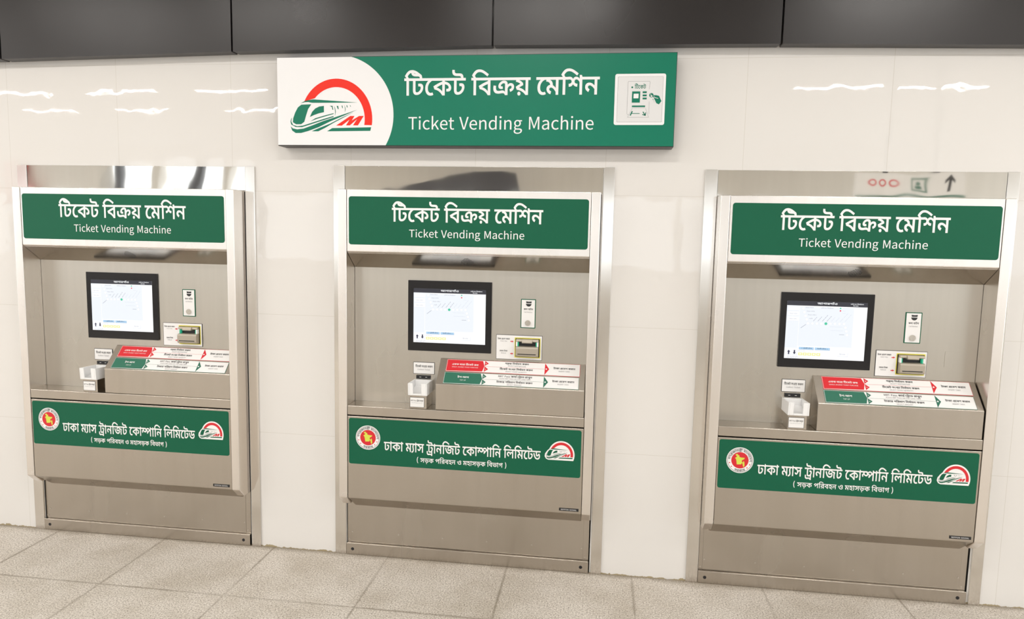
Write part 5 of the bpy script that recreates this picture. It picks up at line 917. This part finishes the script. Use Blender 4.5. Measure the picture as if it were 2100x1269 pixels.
# ------------------------------------------------------------------ ticket vending machine
D0 = -0.0947                                  # front face of the cabinet
def make_machine(label):
    t = thing('ticket_vending_machine', label, 'ticket machine', (0, 0, 0), 'ticket vending machines in the wall')
    # side cheeks
    prof = [(D0 - 0.003, 0.307), (D0 - 0.003, 1.667), (0.05, 1.667), (0.05, 0.262), (-0.052, 0.262)]
    MB().prism(prof, 0.0525, 0.0905, LITSTEEL).build('side_cheek', t, 0.0035, seg=3)
    MB().prism(prof, 1.1095, 1.147, LITSTEEL).build('side_cheek', t, 0.0035, seg=3)
    # canopy that carries the header sign
    can = MB().prism([(D0 + 0.010, 1.3954), (D0 + 0.010, 1.6660), (0.05, 1.6660), (0.05, 1.3317), (0.004, 1.3317)], 0.0915, 1.1085, CANOPY).build('canopy', t, 0.001)
    MB().prism([(D0, 1.4026), (D0, 1.6665), (D0 + 0.0095, 1.6665), (D0 + 0.0095, 1.3958)], 0.0915, 1.1085, LITSTEEL).build('header_frame', t, 0.003)
    mb = MB()
    uy, uz = (0.004 - D0), (1.3317 - 1.4026)
    ul = math.hypot(uy, uz)
    for i in range(9):
        for j in range(9):
            if abs(i - 4) + abs(j - 4) > 5:
                continue
            px, q = 0.5993 + (i - 4) * 0.0060, 0.5 + (j - 4) * 0.055
            c = (px, D0 + uy * q, 1.4026 + uz * q)
            pts = []
            for k in range(8):
                a = 2 * math.pi * k / 8
                e, w = 0.0019 * math.cos(a), 0.0021 * math.sin(a)
                pts.append((c[0] + e, c[1] + w * uy / ul + uz / ul * 0.0004, c[2] + w * uz / ul - uy / ul * 0.0004))
            mb.face(pts, BLACK)
    mb.build('speaker_grille', can, label='black speaker holes under the canopy')
    # header sign
    sg = MB().slab(rrect(0.1011, 1.1002, 1.4325, 1.6368, 0.011), front(D0 + 0.001), front(D0 - 0.0012), GREEN).build('header_sign', t)
    mb = MB()
    T = front(D0 - 0.0018)
    mb.text('tvm_bn', T, WHITE, x0=0.2876, x1=0.9176, base=1.5325, head=0.0580)
    mb.build('lettering', sg, label='white lettering')
    mb = MB()
    mb.text('tvm_en', T, WHITE, x0=0.3617, x1=0.8427, base=1.4685, stretch=1.0)
    mb.build('lettering', sg, label='white lettering')
    # recess
    bk = MB().box(0.0915, 1.1085, 0.004, 0.03, 0.7268, 1.345, RECESS).build('back_panel', t)
    MB().slab(rrect(0.9870, 1.0525, 0.9930, 1.0585, 0.002), front(0.006), front(0.0028), RECESS).build('service_cover', bk, 0.0006)
    # touch screen
    sc = MB().slab(rrect(0.333, 0.6995, 0.9681, 1.2805, 0.002), front(0.006), front(-0.003), GLASS).build('touch_screen', t, 0.001)
    mb = MB()
    mb.fill([rrect(0.3575, 0.6736, 1.0057, 1.2455)], front(-0.0032), SCR_WH)
    A, B, C3 = front(-0.0035), front(-0.0038), front(-0.0041)
    mb.fill([rrect(0.3575, 0.6736, 1.2268, 1.2455)], A, SCR_HD)
    mb.fill([rrect(0.4087, 0.6215, 1.0590, 1.2225)], A, SCR_BG)
    mb.fill([rrect(0.3575, 0.4070, 1.0500, 1.2255)], A, SCR_BG)
    mb.text('station', B, SCR_WH, x0=0.4769, x1=0.5552, base=1.2335, head=0.0075)
    mb.text('pick', B, SCR_WH, x0=0.6070, x1=0.6580, base=1.2365, head=0.0035)
    mb.text('ok', B, SCR_WH, x0=0.6170, x1=0.6370, base=1.2300, head=0.0030)
    mb.text('pick', B, SCR_GREY, x0=0.4920, x1=0.5410, base=1.2165, head=0.0042)
    for i in range(3):
        z = 1.2050 - 0.0215 * i
        mb.fill([rrect(0.362, 0.4072, z, z + 0.018)], B, SCR_PALE)
        mb.fill([rrect(0.3615, 0.4064, z + 0.0012, z + 0.0185)], C3, SCR_WH)
        if i:
            mb.text('u_c', front(-0.0044), SCR_GREY, x0=0.3700, x1=0.3990, base=z + 0.0075, head=0.0032)
    def station(x, z, m=SCR_WH):
        mb.fill([disc(x, z, 0.0066, 18)], B, SCR_PALE)
        mb.fill([disc(x, z, 0.0056, 18)], C3, m)
    for i in range(9):
        x = 0.4440 + 0.01775 * i
        z = 1.1540 + 0.0003 * i
        station(x, z, SCR_GRN if i == 4 else SCR_WH)
        m = SCR_GREY if i < 5 else SCR_PALE
        for a, b in ((0, 0.4), (0.46, 0.72), (0.78, 1.0)):
            ln = (0.020, 0.017, 0.019, 0.026, 0.022, 0.018, 0.016, 0.034, 0.030)[i]
            if i == 0:
                continue
            mb.fill([stroke((x + 0.003 + ln * a * 0.8, z + 0.0095 + ln * a), (x + 0.003 + ln * b * 0.8, z + 0.0095 + ln * b), 0.0022)], B, m)
    mb.fill([stroke((0.4165, 1.134), (0.4365, 1.1495), 0.0024)], B, SCR_GREY)
    for x, z in ((0.5925, 1.1415), (0.5970, 1.1265), (0.6010, 1.1110)):
        station(x, z)
    mb.fill([stroke((0.530, 1.1430), (0.582, 1.1430), 0.0016)], B, SCR_PALE)
    mb.fill([stroke((0.535, 1.1275), (0.585, 1.1275), 0.0016)], B, SCR_PALE)
    mb.fill([stroke((0.570, 1.1115), (0.590, 1.1115), 0.0020)], B, SCR_GREY)
    for i, (k, w) in enumerate((('u_n', 0.032), ('u_c', 0.032), ('u_s', 0.034), ('pal', 0.014))):
        station(0.4220 + 0.0055 * i, 1.2150 - 0.0150 * i)
        mb.text(k, B, SCR_GREY, x0=0.4310 + 0.0055 * i, x1=0.4310 + 0.0055 * i + w, base=1.2175 - 0.0150 * i, head=0.0034)
    mb.fill([disc(0.5687, 1.2200, 0.0030, 14)], B, SCR_GRN)
    mb.fill([disc(0.5688, 1.2100, 0.0030, 14)], B, SCR_RED)
    for z, w in ((1.2200, 0.026), (1.2100, 0.012), (1.2000, 0.014)):
        mb.fill([stroke((0.577, z), (0.577 + w, z), 0.0014)], B, SCR_PALE)
    for x0, x1, k in ((0.4145, 0.4729, 'next'), (0.4779, 0.5369, 'prev')):
        mb.fill([rrect(x0 + 0.001, x1 + 0.001, 1.0437, 1.0540)], B, SCR_GREY)
        mb.fill([rrect(x0, x1, 1.0449, 1.0547)], C3, SCR_BLUE)
        mb.text(k, front(-0.0044), SCR_NAVY, x0=x0 + 0.008, x1=x1 - 0.006, base=1.0480, head=0.0038)
    mb.text('pay_bn', B, SCR_GREY, x0=0.4125, x1=0.4400, base=1.0365, head=0.0028)
    for i in range(5):
        x = 0.4135 + 0.0180 * i
        mb.fill([rrect(x, x + 0.0155, 1.0200, 1.0312)], B, SCR_YEL)
        mb.fill([rrect(x + 0.004, x + 0.0115, 1.0235, 1.0280)], C3, SCR_WH)
    mb.text('pay_bn', B, SCR_PALE, x0=0.4330, x1=0.4600, base=1.0110, head=0.0026)
    mb.fill([rrect(0.5680, 0.6092, 1.0205, 1.0370)], B, SCR_PALE)
    mb.fill([rrect(0.5664, 0.6076, 1.0222, 1.0385)], C3, SCR_WH)
    mb.text('ok', front(-0.0044), SCR_GREY, x0=0.5760, x1=0.5990, base=1.0280, head=0.0042)
    for x in (0.3747, 0.3976):
        mb.fill([rrect(x - 0.0080, x + 0.0100, 1.0215, 1.0405)], B, SCR_PALE)
        mb.fill([rrect(x - 0.0095, x + 0.0085, 1.0232, 1.0425)], C3, SCR_WH)
    def arrow(cx, cz, s):
        return [(cx - 0.0028, cz - s * 0.009), (cx + 0.0028, cz - s * 0.009), (cx + 0.0028, cz + s * 0.001), (cx + 0.0064, cz + s * 0.001), (cx, cz + s * 0.009), (cx - 0.0064, cz + s * 0.001), (cx - 0.0028, cz + s * 0.001)]
    mb.fill([arrow(0.3747, 1.0322, 1)], front(-0.0044), SCR_NAVY)
    mb.fill([arrow(0.3976, 1.0322, -1)], front(-0.0044), SCR_NAVY)
    mb.text('english', B, SCR_GREY, x0=0.3720, x1=0.4110, base=1.0080)
    mb.build('display', sc, label='lit white ticket screen with a route map')
    # call button
    cp = MB().slab(rrect(0.8243, 0.8879, 1.0860, 1.2129, 0.002), front(0.0045), front(0.0018), GREEN).build('call_panel', t)
    mb = MB()
    mb.fill([rrect(0.8278, 0.8844, 1.0895, 1.2094)], front(0.0014), PAPER)
    F = front(0.0010)
    mb.fill([[(0.8462, 1.2030), (0.8475, 1.1950), (0.8690, 1.1950), (0.8704, 1.2030), (0.8580, 1.2018)]], F, INK)
    mb.fill([[(0.8578 + 0.0118 * math.cos(math.radians(180 + 10 * i)), 1.1922 + 0.0118 * math.sin(math.radians(180 + 10 * i))) for i in range(19)]], F, INK)
    mb.text('call_bn', F, INK, cx=0.8568, width=0.0400, base=1.1648, head=0.0072)
    mb.text('call_en', F, GREYINK, cx=0.8560, width=0.0340, base=1.1535)
    mb.build('label_face', cp, label='white label with a guard pictogram')
    mb = MB()
    mb.slab(disc(0.8555, 1.1090, 0.0120, 28), front(0.002), front(-0.0040), CHROME)
    mb.build('call_button', cp, 0.0012)
    # banknote slot
    npn = MB().slab(rrect(0.7210, 0.9196, 0.9455, 1.0538, 0.0015), front(0.0045), front(0.0018), INK).build('banknote_panel', t)
    mb = MB()
    mb.fill([rrect(0.7226, 0.9180, 0.9471, 1.0522)], front(0.0014), PAPER)
    mb.fill(ring(rrect(0.8012, 0.9118, 0.9555, 1.0434), rrect(0.8044, 0.9085, 0.9589, 1.0400)), F, YELLOW)
    mb.text('ins_bn', F, INK, cx=0.7540, width=0.0530, base=1.0325, head=0.0062)
    mb.text('ins_en', F, GREYINK, cx=0.7540, width=0.0285, base=1.0240)
    mb.text('ref_bn', F, INK, cx=0.7535, width=0.0340, base=0.9795, head=0.0058)
    mb.text('ref_en', F, GREYINK, cx=0.7535, width=0.0205, base=0.9705)
    for z in (1.0253, 0.9716):
        mb.fill([[(0.7825, z - 0.0018), (0.7890, z - 0.0018), (0.7890, z - 0.0042), (0.7965, z), (0.7890, z + 0.0042), (0.7890, z + 0.0018), (0.7825, z + 0.0018)]], F, RED)
    mb.build('label_face', npn, label='white label with yellow frame and red arrows')
    mb = MB()
    mb.box(0.8044, 0.9085, -0.0005, 0.003, 0.9589, 1.0400, BLACK)
    # lower body with a curved face, the entry slot, its side lights and the hood above
    mb.prism([(0.002, 0.9615), (-0.020, 0.9635), (-0.0245, 0.9700), (-0.0245, 0.9990), (-0.020, 1.0060), (0.002, 1.0085)], 0.8085, 0.9045, BEIGE)
    mb.prism([(0.002, 1.0275), (-0.014, 1.0265), (-0.018, 1.0300), (-0.014, 1.0375), (0.002, 1.0385)], 0.8085, 0.9045, BEIGE)
    mb.prism([(0.002, 1.0220), (-0.024, 1.0225), (-0.026, 1.0262), (-0.020, 1.0385), (0.002, 1.0388)], 0.8345, 0.8785, BEIGE)
    for a, b in ((0.8085, 0.8150), (0.8980, 0.9045)):
        mb.prism([(0.002, 1.008), (-0.017, 1.007), (-0.016, 1.028), (0.002, 1.028)], a, b, PAPER)
    for a, b in ((0.8150, 0.8195), (0.8935, 0.8980)):
        mb.prism([(0.002, 1.008), (-0.015, 1.0065), (-0.014, 1.026), (0.002, 1.028)], a, b, LAMPGREEN)
    mb.box(0.8164, 0.8956, -0.0249, -0.0200, 0.9722, 0.9768, BLACK)
    mb.build('banknote_slot', npn, 0.0012, label='beige banknote slot in a black surround')
    # collect ticket label, ticket mouth, card tray
    cl = MB().slab(rrect(0.3564, 0.4519, 0.8625, 0.9160, 0.0015), front(0.0045), front(0.0020), INK).build('collect_label', t)
    mb = MB()
    mb.fill([rrect(0.3581, 0.4502, 0.8642, 0.9143)], front(0.0016), PAPER)
    mb.text('col_bn', front(0.0012), INK, cx=0.4045, width=0.0770, base=0.8925, head=0.0085)
    mb.text('col_en', front(0.0012), GREYINK, cx=0.4040, width=0.0560, base=0.8795)
    mb.build('label_face', cl, label='white face with black lettering')
    mb = MB()
    mb.box(0.3705, 0.4340, -0.0015, 0.0045, 0.8410, 0.8566, BLACK)
    for x in (0.3890, 0.4155):
        mb.box(x - 0.004, x + 0.004, -0.0019, -0.0005, 0.8480, 0.8496, PAPER)
    mb.build('ticket_mouth', t, label='black ticket mouth')
    mb = MB().box(0.3655, 0.4400, -0.0895, 0.004, 0.7268, 0.7870, STEEL)
    pd = mb.build('tray_pedestal', t, 0.0015)
    lb = MB()
    lb.slab(rrect(0.3672, 0.4300, 0.7332, 0.7778, 0.001), front(-0.0890), front(-0.0900), INK)
    lb.fill([rrect(0.3687, 0.4285, 0.7347, 0.7763)], front(-0.0904), PAPER)
    lb.text('tray_bn', front(-0.0908), INK, cx=0.3986, width=0.0540, base=0.7600, head=0.0056)
    lb.text('tray_en', front(-0.0908), GREYINK, cx=0.3986, width=0.0460, base=0.7515)
    lb.build('tray_label', pd, label='small white card tray label')
    mb = MB()
    xo, xi, w = 0.3610, 0.4440, 0.0055
    mb.box(xo, xi, -0.096, 0.003, 0.7860, 0.7905, TRAYW)                    # floor
    mb.prism([(-0.100, 0.7872), (-0.104, 0.8410), (0.003, 0.8375), (0.003, 0.7872)], xo, xo + w, TRAYW)
    mb.prism([(-0.100, 0.7872), (-0.104, 0.8410), (0.003, 0.8375), (0.003, 0.7872)], xi - w, xi, TRAYW)
    mb.prism([(-0.006, 0.7872), (-0.006, 0.8375), (0.003, 0.8375), (0.003, 0.7872)], xo + w, xi - w, TRAYW)
    fp = [(-0.094, 0.7872), (-0.098, 0.8410), (-0.104, 0.8410), (-0.100, 0.7872)]
    mb.prism(fp, xo + w, 0.3830, TRAYW)
    mb.prism(fp, 0.4190, xi - w, TRAYW)
    mb.prism([(-0.094, 0.7872), (-0.0946, 0.7950), (-0.1006, 0.7950), (-0.100, 0.7872)], 0.3830, 0.4190, TRAYW)
    mb.prism([(-0.096, 0.7900), (-0.060, 0.7960), (-0.006, 0.8100), (-0.006, 0.7900)], xo + w, xi - w, TRAYW)   # sloping bed
    mb.build('card_tray', t, 0.0016, label='white open-fronted card tray')
    # instruction console
    MB().prism([(-0.09, 0.7270), (-0.09, 0.84), (0.0, 0.9375), (0.0035, 0.9375), (0.0035, 0.7270)], 0.4790, 1.1060, STEEL).build('instruction_console', t, 0.0035)
    mb = MB()
    Bd, F1, F2 = slope(0.0012), slope(0.0016), slope(0.0020)
    mb.slab(rrect(0.5105, 1.0835, 0.0680, 0.1292, 0.0008), slope(-0.001), Bd, RED)
    mb.slab(rrect(0.5085, 1.0815, 0.0050, 0.0632, 0.0008), slope(-0.001), Bd, TOPUP)
    mb.fill([rrect(0.5118, 1.0822, 0.0692, 0.1280)], F1, PAPER)
    mb.fill([rrect(0.5098, 1.0802, 0.0062, 0.0620)], F1, PAPER)
    br = mb.build('instruction_board', t, label='white board with red and green ticket instructions')
    mb = MB()
    mb.fill([[(0.5130, 0.0705), (0.6690, 0.0725), (0.6760, 0.1005), (0.6672, 0.1262), (0.5130, 0.1268)]], F2, RED)
    mb.fill([[(0.5110, 0.0075), (0.6670, 0.0085), (0.6740, 0.0345), (0.6655, 0.0610), (0.5110, 0.0612)]], F2, TOPUP)
    for (u, va, vb), m, k in (((0.6765, 0.1015, 0.1275), RED, 'd1'), ((0.6765, 0.0715, 0.0995), RED, 'd2'), ((0.6745, 0.0350, 0.0618), TOPUP, 'd1'), ((0.6745, 0.0065, 0.0335), TOPUP, 'd2')):
        mb.fill([[(u, va), (u + 0.0170, (va + vb) / 2), (u, vb)]], F2, m)
        mb.text(k, slope(0.0024), WHITE, cx=u + 0.0058, width=0.0040, base=(va + vb) / 2 - 0.0035)
    for u, va, vb, m in ((0.9350, 0.0700, 0.1285, RED), (0.9345, 0.0060, 0.0620, TOPUP)):
        mb.fill([[(u, va), (u + 0.0188, (va + vb) / 2), (u, vb)]], F2, m)
        mb.fill([disc(u + 0.0065, (va + vb) / 2, 0.0033, 14)], slope(0.0024), WHITE)
        mb.fill([stroke((u - 0.2580, (va + vb) / 2), (u, (va + vb) / 2), 0.0008)], F2, m)
    for kb, ke, x0, x1, cv, ev, ew, m in (
        ('sj_bn', 'sj_en', 0.5350, 0.6500, 0.1035, 0.0903, 0.1140, WHITE), ('top_bn', 'top_en', 0.5675, 0.6165, 0.0394, 0.0247, 0.0260, WHITE),
        ('r1_bn', 'r1_en', 0.7630, 0.8660, 0.1185, 0.1068, 0.0760, INK), ('r2_bn', 'r2_en', 0.7430, 0.8850, 0.0895, 0.0775, 0.0900, INK),
        ('pay_bn', 'pay_en', 0.9715, 1.0635, 0.1045, 0.0905, 0.0460, INK), ('g1_bn', 'g1_en', 0.7410, 0.8850, 0.0525, 0.0412, 0.1320, INK),
        ('g2_bn', 'g2_en', 0.7365, 0.8890, 0.0242, 0.0125, 0.0620, INK), ('pay_bn', 'pay_en', 0.9705, 1.0625, 0.0393, 0.0258, 0.0460, INK)):
        h = (x1 - x0) / (run(kb)[2] - run(kb)[1]) * 620
        mb.text(kb, slope(0.0025), m, x0=x0, x1=x1, base=cv - h / 2)
        k2 = ew / (run(ke)[2] - run(ke)[1]) * 660
        mb.text(ke, slope(0.0025), m if m is WHITE else GREYINK, cx=(x0 + x1) / 2, width=ew, base=ev - k2 / 2)
    mb.build('lettering', br, label='printed steps and arrows')
    # shelf, lower door, company sign
    MB().prism([(D0, 0.6842), (D0, 0.7265), (0.03, 0.7265), (0.03, 0.6842)], 0.0910, 1.1090, STEEL).build('shelf', t, 0.0035, seg=3)
    MB().prism([(D0, 0.306), (D0, 0.6800), (0.03, 0.6800), (0.03, 0.235), (0.0, 0.235)], 0.0915, 1.1085, STEEL).build('lower_door', t, 0.003)
    cs = MB().slab(rrect(0.0980, 1.0998, 0.4649, 0.6713, 0.009), front(D0 + 0.001), front(D0 - 0.0012), GREEN).build('company_sign', t)
    mb = MB()
    mb.text('company', T, WHITE, x0=0.2550, x1=0.9320, base=0.5335, head=0.0390)
    mb.build('lettering', cs, label='white lettering')
    mb = MB()
    mb.text('dept', T, WHITE, x0=0.4010, x1=0.7884, base=0.4895, head=0.0190)
    mb.build('lettering', cs, label='white lettering')
    mb = MB()
    emblem(mb, front(D0 - 0.0016), front(D0 - 0.0020), 0.1838, 0.5868, 0.0545)
    mb.build('round_emblem', cs, label='round white emblem with red centre')
    mb = MB()
    logo(mb, front(D0 - 0.0022), 1.0190, 0.5620, 0.000110, 0.000107, WHITE, GREEN, RED, WHITE, front(D0 - 0.0017), GREYINK)
    mb.build('rail_logo', cs, label='white train logo under a red arch')
    mk = MB().slab(rrect(1.0154, 1.0973, 0.3161, 0.3284, 0.001), front(D0 + 0.001), front(D0 - 0.0012), BLACK).build('maker_plate', t)
    MB().text('maker', T, WHITE, cx=1.0564, width=0.0660, base=0.3195, head=0.0053).build('lettering', mk, label='white lettering')
    # kick panel and base bar
    kp = MB()
    kp.box(0.0535, 1.1445, 0.004, 0.03, 0.056, 0.262, STEEL)
    kp.box(0.0700, 1.1200, 0.0022, 0.006, 0.058, 0.262, STEEL)
    kp = kp.build('kick_panel', t, 0.0008)
    for x, z, y in ((0.0775, 0.1045, 0.0022), (0.2921, 0.1060, 0.0022), (0.4954, 0.1065, 0.0022), (0.6953, 0.1070, 0.0022), (0.8957, 0.1085, 0.0022), (1.1130, 0.1095, 0.0022), (0.0620, 0.0700, 0.004), (1.1290, 0.0700, 0.004)):
        MB().slab(disc(x, z, 0.0032, 12), front(y + 0.001), front(y - 0.0016), CHROME).build('screw', kp, 0.0006)
    bb = MB().box(0.0515, 1.1448, -0.010, 0.03, 0.0005, 0.0553, STEEL).build('base_bar', t, 0.002)
    for x in (0.0812, 1.1120):
        MB().slab(disc(x, 0.0274, 0.0072, 20), front(-0.008), front(-0.0106), BLACK).build('bolt_plug', bb, label='round black bolt plug')
    return t

def place(o, i):
    o.location = Vector((MX[i], 0, 0)) * S
    o.scale = (MSX[i], 1, MSZ[i])

m0 = make_machine('stainless steel ticket vending machine left of the overhead sign, leftmost of three')
m1 = copy_tree(m0)
m1['label'] = 'stainless steel ticket vending machine directly beneath the long green and white overhead sign'
m2 = copy_tree(m0)
m2['label'] = 'stainless steel ticket vending machine right of the overhead sign, rightmost of three'
for i, o in enumerate((m0, m1, m2)):
    place(o, i)

# polished frames let into the tiles round each machine
def make_frame(label):
    t = thing('steel_surround', label, 'frame', (0, 0, 0), 'polished frames around the machines')
    MB().box(0.0, 0.0505, -0.008, -0.0004, 0.0005, 1.7748, JAMB).build('jamb', t, 0.001)
    MB().box(1.1552, 1.2, -0.008, -0.0004, 0.0005, 1.7748, JAMB).build('jamb', t, 0.001)
    MB().box(0.0520, 1.1540, -0.006, -0.0004, 1.6690, 1.7735, MIRROR).build('head_plate', t, 0.0008, label='mirror polished plate')
    return t
f0 = make_frame('polished steel wall frame around the leftmost ticket machine')
f1 = copy_tree(f0)
f1['label'] = 'polished steel wall frame around the ticket machine beneath the overhead sign'
f2 = copy_tree(f0)
f2['label'] = 'polished steel wall frame around the rightmost ticket machine'
for i, o in enumerate((f0, f1, f2)):
    place(o, i)

# ------------------------------------------------------------------ overhead sign
sx0, sx1, sz0, sz1, sy = 1.347, 2.9993, 1.8484, 2.2137, -0.12
SGK = (2.93205 - 0.08) / (2.93205 - 0.12)     # the box stands 8 cm proud of the tiles
sign = thing('overhead_sign', 'long green and white illuminated sign box with train logo, mounted above the middle machine', 'sign',
             (2.72754 * (1 - SGK), 0.04, 1.47567 * (1 - SGK)), None, (SGK, 1, SGK))
MB().box(sx0, sx1, sy + 0.003, -0.0405, sz0, sz1, EDGE).build('sign_box', sign, 0.002, label='dark edged sign box')
fc = MB().slab(rrect(sx0 + 0.0025, sx1 - 0.0025, sz0 + 0.0030, sz1 - 0.0030), front(sy + 0.004), front(sy), SIGNGREEN).build('sign_face', sign)
mb = MB()
cx, cz, r = 1.6116, 1.975, 0.2440
a1 = math.degrees(math.asin((sz1 - 0.003 - cz) / r))
a0 = -math.degrees(math.asin((cz - sz0 - 0.003) / r))
pts = [(sx0 + 0.0025, sz0 + 0.003)] + [(cx + r * math.cos(math.radians(a0 + (a1 - a0) * i / 40)), cz + r * math.sin(math.radians(a0 + (a1 - a0) * i / 40))) for i in range(41)] + [(sx0 + 0.0025, sz1 - 0.003)]
mb.fill([pts], front(sy - 0.0004), SIGNWHITE)
mb.build('white_field', fc, label='white rounded field')
mb = MB()
logo(mb, front(sy - 0.0008), 1.6094, 1.9589, 0.000351, 0.000329, SIGNWHITE, SIGNGREEN, SIGNRED)
mb.build('train_logo', fc, label='green train logo under a red arch')
mb = MB()
Ts = front(sy - 0.0006)
mb.text('tvm_bn', Ts, SIGNWHITE, x0=1.9011, x1=2.7006, base=2.0525, head=0.0690)
mb.build('lettering', fc, label='white lettering')
mb = MB()
mb.text('tvm_en', Ts, SIGNWHITE, x0=1.9192, x1=2.6815, base=1.9160)
mb.build('lettering', fc, label='white lettering')
mb = MB()
px0, px1, pz0, pz1 = 2.7610, 2.9585, 1.9340, 2.1315
mb.fill([rrect(px0, px1, pz0, pz1, 0.008)], front(sy - 0.0004), SIGNWHITE)
mb.fill([rrect(px0 + 0.0112, px1 - 0.0100, pz0 + 0.0112, pz1 - 0.0112, 0.003)], front(sy - 0.0007), INK)
mb.fill([rrect(px0 + 0.0118, px1 - 0.0106, pz0 + 0.0118, pz1 - 0.0118, 0.003)], front(sy - 0.0010), SIGNDOT)
kx, kz = (px1 - px0) / 878.0, (pz1 - pz0) / 888.0
PP = lambda pts: [(px0 + (x - 260 + (y - 620) * 0.030) * kx, pz1 - (y - 180) * kz) for x, y in pts]
Tp, Tq = front(sy - 0.0013), front(sy - 0.0016)
def line(pts, w=0.0008, m=None):
    q = PP(pts)
    for a, b in zip(q, q[1:]):
        mb.fill([stroke(a, b, w)], Tp, m or GREYINK)
line([(862, 450), (878, 330), (865, 310), (505, 310), (495, 330), (478, 870), (495, 895), (505, 885)])
line([(862, 660), (860, 880)])
line([(565, 770), (790, 770)]); line([(570, 780), (487, 935), (855, 935), (800, 780)])
mb.fill([PP(disc(568, 414, 16, 14))], Tp, SIGNGREEN)
b0 = PP([(610, 440), (805, 440)])
mb.text('ticket', Tp, SIGNGREEN, x0=b0[0][0], x1=b0[1][0], base=b0[0][1], head=62 * kz)
mb.fill([PP([(567, 485), (708, 485), (700, 680), (560, 680)]), PP([(594, 525), (680, 525), (676, 605), (590, 605)])], Tp, SIGNGREEN)
mb.fill([PP([(594, 525), (680, 525), (676, 605), (590, 605)])], Tp, SIGNWHITE)
for y in (485, 540, 593):
    mb.fill([PP([(750, y), (821, y), (818, y + 31), (747, y + 31)])], Tp, SIGNGREEN)
mb.fill([PP([(565, 730), (795, 730), (792, 757), (563, 757)])], Tp, SIGNGREEN)
mb.fill([PP(disc(900, 553, 38, 20))], Tp, SIGNGREEN)
mb.fill([PP([(886, 525), (893, 527), (893, 555), (915, 553), (918, 575), (893, 585), (888, 575)])], Tq, SIGNDOT)
mb.fill([PP([(930, 575), (948, 552), (985, 552), (1032, 565), (1074, 655), (1030, 712), (985, 690), (950, 615)])], Tp, SIGNGREEN)
mb.fill([PP([(948, 572), (962, 590), (1020, 605), (1015, 612), (958, 600), (944, 582)])], Tq, SIGNDOT)
mb.fill([PP(stroke((922, 618), (940, 640), 8))], Tp, SIGNGREEN); mb.fill([PP(stroke((940, 662), (955, 670), 6))], Tp, GREYINK)
for a, b, w in (((572, 828), (535, 905), 20), ((560, 868), (700, 870), 11), ((755, 838), (795, 900), 16), ((803, 850), (797, 905), 15), ((745, 885), (800, 903), 15)):
    mb.fill([PP(stroke(a, b, w))], Tp, SIGNGREEN)
mb.build('pictogram', fc, label='white square pictogram of a ticket machine and a hand with a coin')
